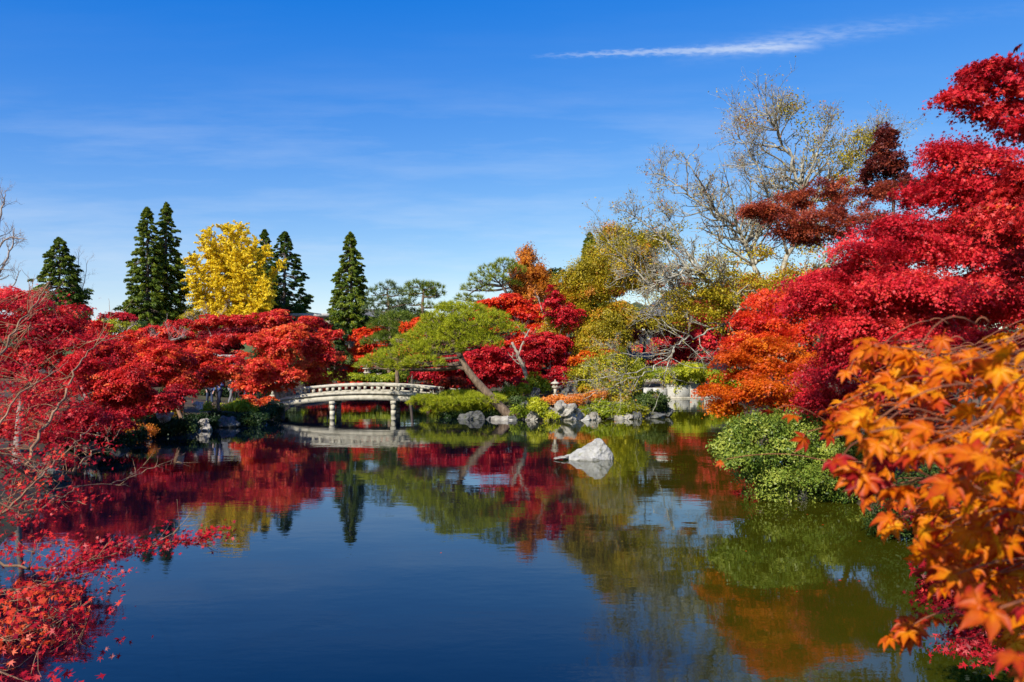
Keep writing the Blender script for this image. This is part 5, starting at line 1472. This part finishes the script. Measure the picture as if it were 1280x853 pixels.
# ------------------------------------------------------------------ near left maple: pinkish boughs, leaves thinning
def near_left():
    base = np.array([-6.6, 6.4, gz(-6.6, 6.4) - .1])
    rt = thing('maple_tree', 'nearest left maple with long pinkish-tan boughs and thinning red leaves over the water', 'maple', base, lm)
    tb = MB(); mb = MB(); tips = []; bpts = []; allc = []
    trunk = smooth_path([base, base + (.2, .1, .9), base + (.1, .3, 1.9), base + (.5, .5, 2.9)], 5)
    tb.tube(trunk, np.linspace(.16, .08, len(trunk)), 9)
    br = [([(30, 592, 8), (48, 545, 8.3), (75, 505, 8.6), (92, 465, 9), (112, 440, 9.4), (136, 416, 9.8)], .030, .006, 9),
          ([(-8, 655, 7.2), (40, 606, 7.5), (75, 575, 8), (102, 545, 8.4), (120, 528, 8.8)], .020, .005, 8),
          ([(90, 592, 8.2), (112, 568, 8.5), (135, 555, 8.9), (152, 536, 9.2)], .014, .004, 5),
          ([(-30, 480, 8.5), (4, 440, 9), (22, 405, 9.4), (44, 380, 9.8), (62, 352, 10.2)], .026, .006, 9),
          ([(-20, 700, 6.4), (60, 714, 6.6), (120, 700, 6.9), (180, 684, 7.2), (235, 676, 7.5), (276, 670, 7.8)], .020, .004, 12),
          ([(-30, 820, 5.0), (20, 792, 5.2), (60, 772, 5.4), (100, 752, 5.7)], .018, .004, 8),
          ([(60, 612, 8), (110, 606, 8.4), (160, 598, 8.8), (205, 578, 9.2), (232, 566, 9.5)], .012, .003, 8),
          ([(-20, 560, 7.5), (20, 500, 8), (60, 470, 8.4), (85, 452, 8.8)], .018, .005, 8),
          ([(-20, 620, 7), (30, 640, 7.2), (70, 625, 7.5), (100, 608, 7.8)], .015, .004, 7),
          ([(-20, 740, 5.6), (40, 735, 5.8), (90, 725, 6.1), (130, 708, 6.4)], .014, .004, 7)]
    for pts, ra, rb, ns in br:
        q = smooth_path([P(a, b, Y) for a, b, Y in pts], 6)
        q[1:-1] += rng.normal(size=(len(q) - 2, 3)) * .012
        j = trunk[min(len(trunk) - 1, 4 + int(rng.integers(0, len(trunk) - 5)))]
        tb.tube(bez(j, (j + q[0]) / 2 + np.array([0, 0, .25]), q[0], 8), np.linspace(ra * .9, ra * .62, 8), 6)
        tb.tube(q, np.linspace(ra * .62, rb * .7, len(q)), 6)
        bpts += list(q)
        L = np.linalg.norm(np.diff(q, axis=0), axis=1).sum()
        for k in range(int(ns * .65)):
            i = int(rng.integers(1, len(q) - 1)); t = unit(q[i + 1] - q[i])
            sd_ = unit(np.cross(t, rng.normal(size=3))); sd_[2] *= .6
            grow(tb, q[i], unit(t * .8 + sd_ * .8), L * rng.uniform(.10, .24), ra * .22, 1, tips, .1, .6, (3, 5), .55, .12)
    tips = np.array(tips); bpts += list(tips)
    # leaves: pairs of small stars gathered on the twig tips
    def cluster(cs, k, rad, size, hue):
        n_ = len(cs) * k
        pos = np.repeat(cs, k, 0) + rng.normal(size=(n_, 3)) * rad * np.array([1, 1, .55])
        nr = unit(rng.normal(size=(n_, 3)) * .5 + np.array([-.25, -.35, .75]))
        mb.leaves(STAR5, pos, nr, size * rng.uniform(.7, 1.25, n_), np.clip(rng.normal(hue, .2, n_), 0, 1))
    pyx = 455 - (tips[:, 2] - EYE) / tips[:, 1] * F
    pxx = 640 + tips[:, 0] / tips[:, 1] * F
    keep = (rng.random(len(tips)) < .5) & (pyx > 470) & (pxx < 140)
    cluster(tips[keep], 9, .09, .062, .5)
    low = (pyx > 655) & (pyx < 740) & (pxx > 60)
    low &= pxx < 215
    cluster(tips[low], 10, .08, .058, .3)
    q = smooth_path([P(a, b, Y) for a, b, Y in br[4][0]], 14)[16:]
    cluster(q + rng.normal(size=q.shape) * np.array([.06, .06, .035]), 15, .055, .056, .3)
    # hanging leaf layers filling the lower left
    for px, py, rx, ry, Y, hu, n_ in [(15, 470, 50, 34, 9.5, .35, 46), (25, 525, 55, 30, 9, .45, 44), (15, 585, 36, 26, 8.2, .35, 30), (15, 640, 36, 18, 7.4, .3, 24), (70, 565, 50, 20, 8.6, .1, 16), (70, 625, 40, 14, 7.8, .05, 10), (70, 500, 40, 22, 9.6, .4, 26),
                                      (30, 690, 50, 16, 6.6, .5, 22), (25, 755, 44, 18, 5.4, .75, 26), (60, 740, 40, 10, 5.7, .8, 14), (15, 795, 40, 14, 5.0, .85, 18), (65, 780, 30, 12, 5.3, .3, 8), (20, 840, 50, 14, 4.7, .3, 10), (255, 674, 8, 3, 7.7, .25, 2),
                                      (40, 420, 60, 24, 10.2, .3, 26), (20, 380, 60, 20, 10.5, .3, 18), (80, 790, 50, 24, 5.6, .05, 14), (110, 690, 40, 16, 7.0, .2, 12)]:
        cs = np.array([P(px + rng.normal() * rx * .5, py + rng.normal() * ry * .5, Y + rng.normal() * .3) for _ in range(n_)])
        n_ = max(3, int(n_ * (.8 if py < 600 else .4))); cs = cs[:n_]; n_ = len(cs); allc += list(cs)
        nn = 24
        tot = n_ * nn
        pos = np.repeat(cs, nn, 0) + rng.normal(size=(tot, 3)) * np.array([.16, .16, .028])
        nr = unit(rng.normal(size=(tot, 3)) * .6 + np.array([-.2, -.3, .7]))
        mb.leaves(STAR5, pos, nr, .062 * rng.uniform(.65, 1.25, tot), np.clip(np.repeat(rng.normal(hu, .12, n_), nn) + rng.normal(size=tot) * .12, 0, 1))
    bp = np.array(bpts)
    for c in allc:
        d = np.linalg.norm(bp - c, axis=1) + .3 * np.maximum(0, bp[:, 2] - c[2])
        a = bp[int(np.argmin(d))]
        if np.linalg.norm(a - c) < 1.3:
            q = bez(a, (a + c) / 2 + rng.normal(size=3) * .05 + np.array([0, 0, .04]), c, 6)
            tb.tube(q, np.linspace(.004, .0015, 6), 3)
            for _ in range(2):
                e = c + rng.normal(size=3) * np.array([.12, .12, .05]); tb.tube(np.array([q[3], (q[4] + e) / 2, e]), [.002, .0016, .001], 3)
    tb.build('trunk', M['twig'], rt, smooth=True)
    mb.build('crown', leaf_mat('near_red_leaves', [(0, (.30, .006, .022)), (.35, (.52, .010, .022)), (.65, (.68, .022, .02)), (1, (.78, .11, .025))]), rt)


near_left()


# ------------------------------------------------------------------ foreground right maple: orange leaves at arm's length
def foreground():
    base = np.array([2.6, 1.1, gz(2.6, 1.1) - .1])
    rt = thing('maple_tree', 'foreground maple with big orange and yellow leaves at the right edge', 'maple', base)
    tb = MB(); mb = MB()
    trunk = smooth_path([base, base + (-.05, .05, .8), base + (.05, .1, 1.7), base + (-.1, .2, 2.8)], 5)
    tb.tube(trunk, np.linspace(.11, .06, len(trunk)), 9)
    xmin = lambda y: np.interp(y, [400, 430, 455, 480, 520, 550, 590, 640, 690, 740, 800, 860], [1150, 1085, 1060, 1075, 1040, 1075, 1055, 1110, 1165, 1200, 1245, 1265])
    tw = []
    for k in range(270):
        py = rng.uniform(425, 800) if k > 20 else rng.uniform(430, 640)
        xm = xmin(py)
        px = xm + (1310 - xm) * rng.random() ** 1.0
        Y = rng.uniform(.95, 2.3) + .2 * (py < 520)
        if py > 690 and rng.random() < .6: continue
        tw.append((px, py, Y, rng.choice([.12, .42, .58, .66, .72, .8, .9], p=[.05, .06, .14, .2, .25, .18, .12]), int(rng.integers(4, 8))))
    tw += [(1062, 462, 1.5, .62, 4), (1120, 478, 1.2, .85, 4), (1045, 588, 1.15, .2, 3), (1075, 585, 1.1, .1, 3), (1150, 560, .95, .6, 5), (1200, 600, .9, .62, 5), (1130, 605, 1.0, .85, 4), (1100, 540, 1.1, .85, 5), (1235, 560, .85, .7, 5),
           (1255, 445, .95, .85, 4), (1190, 455, 1.1, .75, 4), (1160, 690, 1.15, .62, 5), (1120, 650, 1.3, .7, 4), (1215, 650, 1.0, .72, 5), (970, 512, 1.9, .55, 2), (1010, 540, 1.7, .4, 3), (1040, 510, 1.5, .45, 3), (1250, 760, .75, .4, 3), (1292, 812, .62, .92, 2), (1282, 62, 2.2, .05, 4),
           (908, 574, 2.3, .5, 1), (1140, 782, 1.35, .5, 7), (1120, 792, 1.4, .55, 6), (1155, 775, 1.4, .4, 4)]
    for px, py, Y, hue, nl in tw:
        tip = P(px, py, Y)
        st = P(px + rng.uniform(70, 150), py + rng.uniform(-50, 30), Y + rng.uniform(-.05, .15))
        q = bez(st, (st + tip) / 2 + rng.normal(size=3) * .02 + np.array([0, 0, .03]), tip, 7)
        tb.tube(q, np.linspace(.0014, .0009, 7), 5)
        j = trunk[int(rng.integers(6, len(trunk)))]
        if rng.random() < .93 or py < 500: st_only = True
        else: st_only = False
        far = P(1400, py + rng.uniform(-60, 20), Y)
        if st_only: far = st + (far - st) * .10
        tb.tube(bez(st, (st + far) / 2 + np.array([0, 0, .02]), far, 5), np.linspace(.0011, .0013, 5), 5)
        if not st_only: tb.tube(bez(far, (far + j) / 2 + np.array([0, 0, .05]), j, 5), np.linspace(.002, .006, 5), 5)
        u = np.r_[0.0, rng.random(nl - 1) * .7]
        pos = tip + (st - tip) * u[:, None] * .7
        dr = unit(np.array([-.8, -.1, -.42]) + rng.normal(size=(nl, 3)) * .5)
        pos = pos + dr * .018
        nr = unit(np.array([-.22, -.22, .80]) + rng.normal(size=(nl, 3)) * .48)
        mb.leaves(BIG, pos, nr, .054 * rng.uniform(.7, 1.2, nl), np.clip(rng.normal(hue, .14, nl), .05, .95), direct=dr, vt=BIGT)
    tb.build('trunk', M['redtwig'], rt, smooth=True)
    mb.build('crown', M['foreground'], rt)


foreground()


# fallen leaves drifting by the banks
mb = MB()
n_ = 1500
px_ = rng.uniform(-15, 15, n_); py_ = rng.uniform(4, 44, n_)
d_ = pond_sd(px_, py_)
ok = (d_ < -.05) & (rng.random(n_) < np.exp(d_ / 1.1) + .018)
cs = np.c_[px_[ok], py_[ok], np.full(ok.sum(), .006)]
mb.leaves(STAR5, cs, np.tile([0, 0, 1.0], (len(cs), 1)) + rng.normal(size=(len(cs), 3)) * .06, .07 * rng.uniform(.6, 1.2, len(cs)), rng.random(len(cs)))
o = mb.build('fallen_leaves', M['vermilion']); o['kind'] = 'stuff'
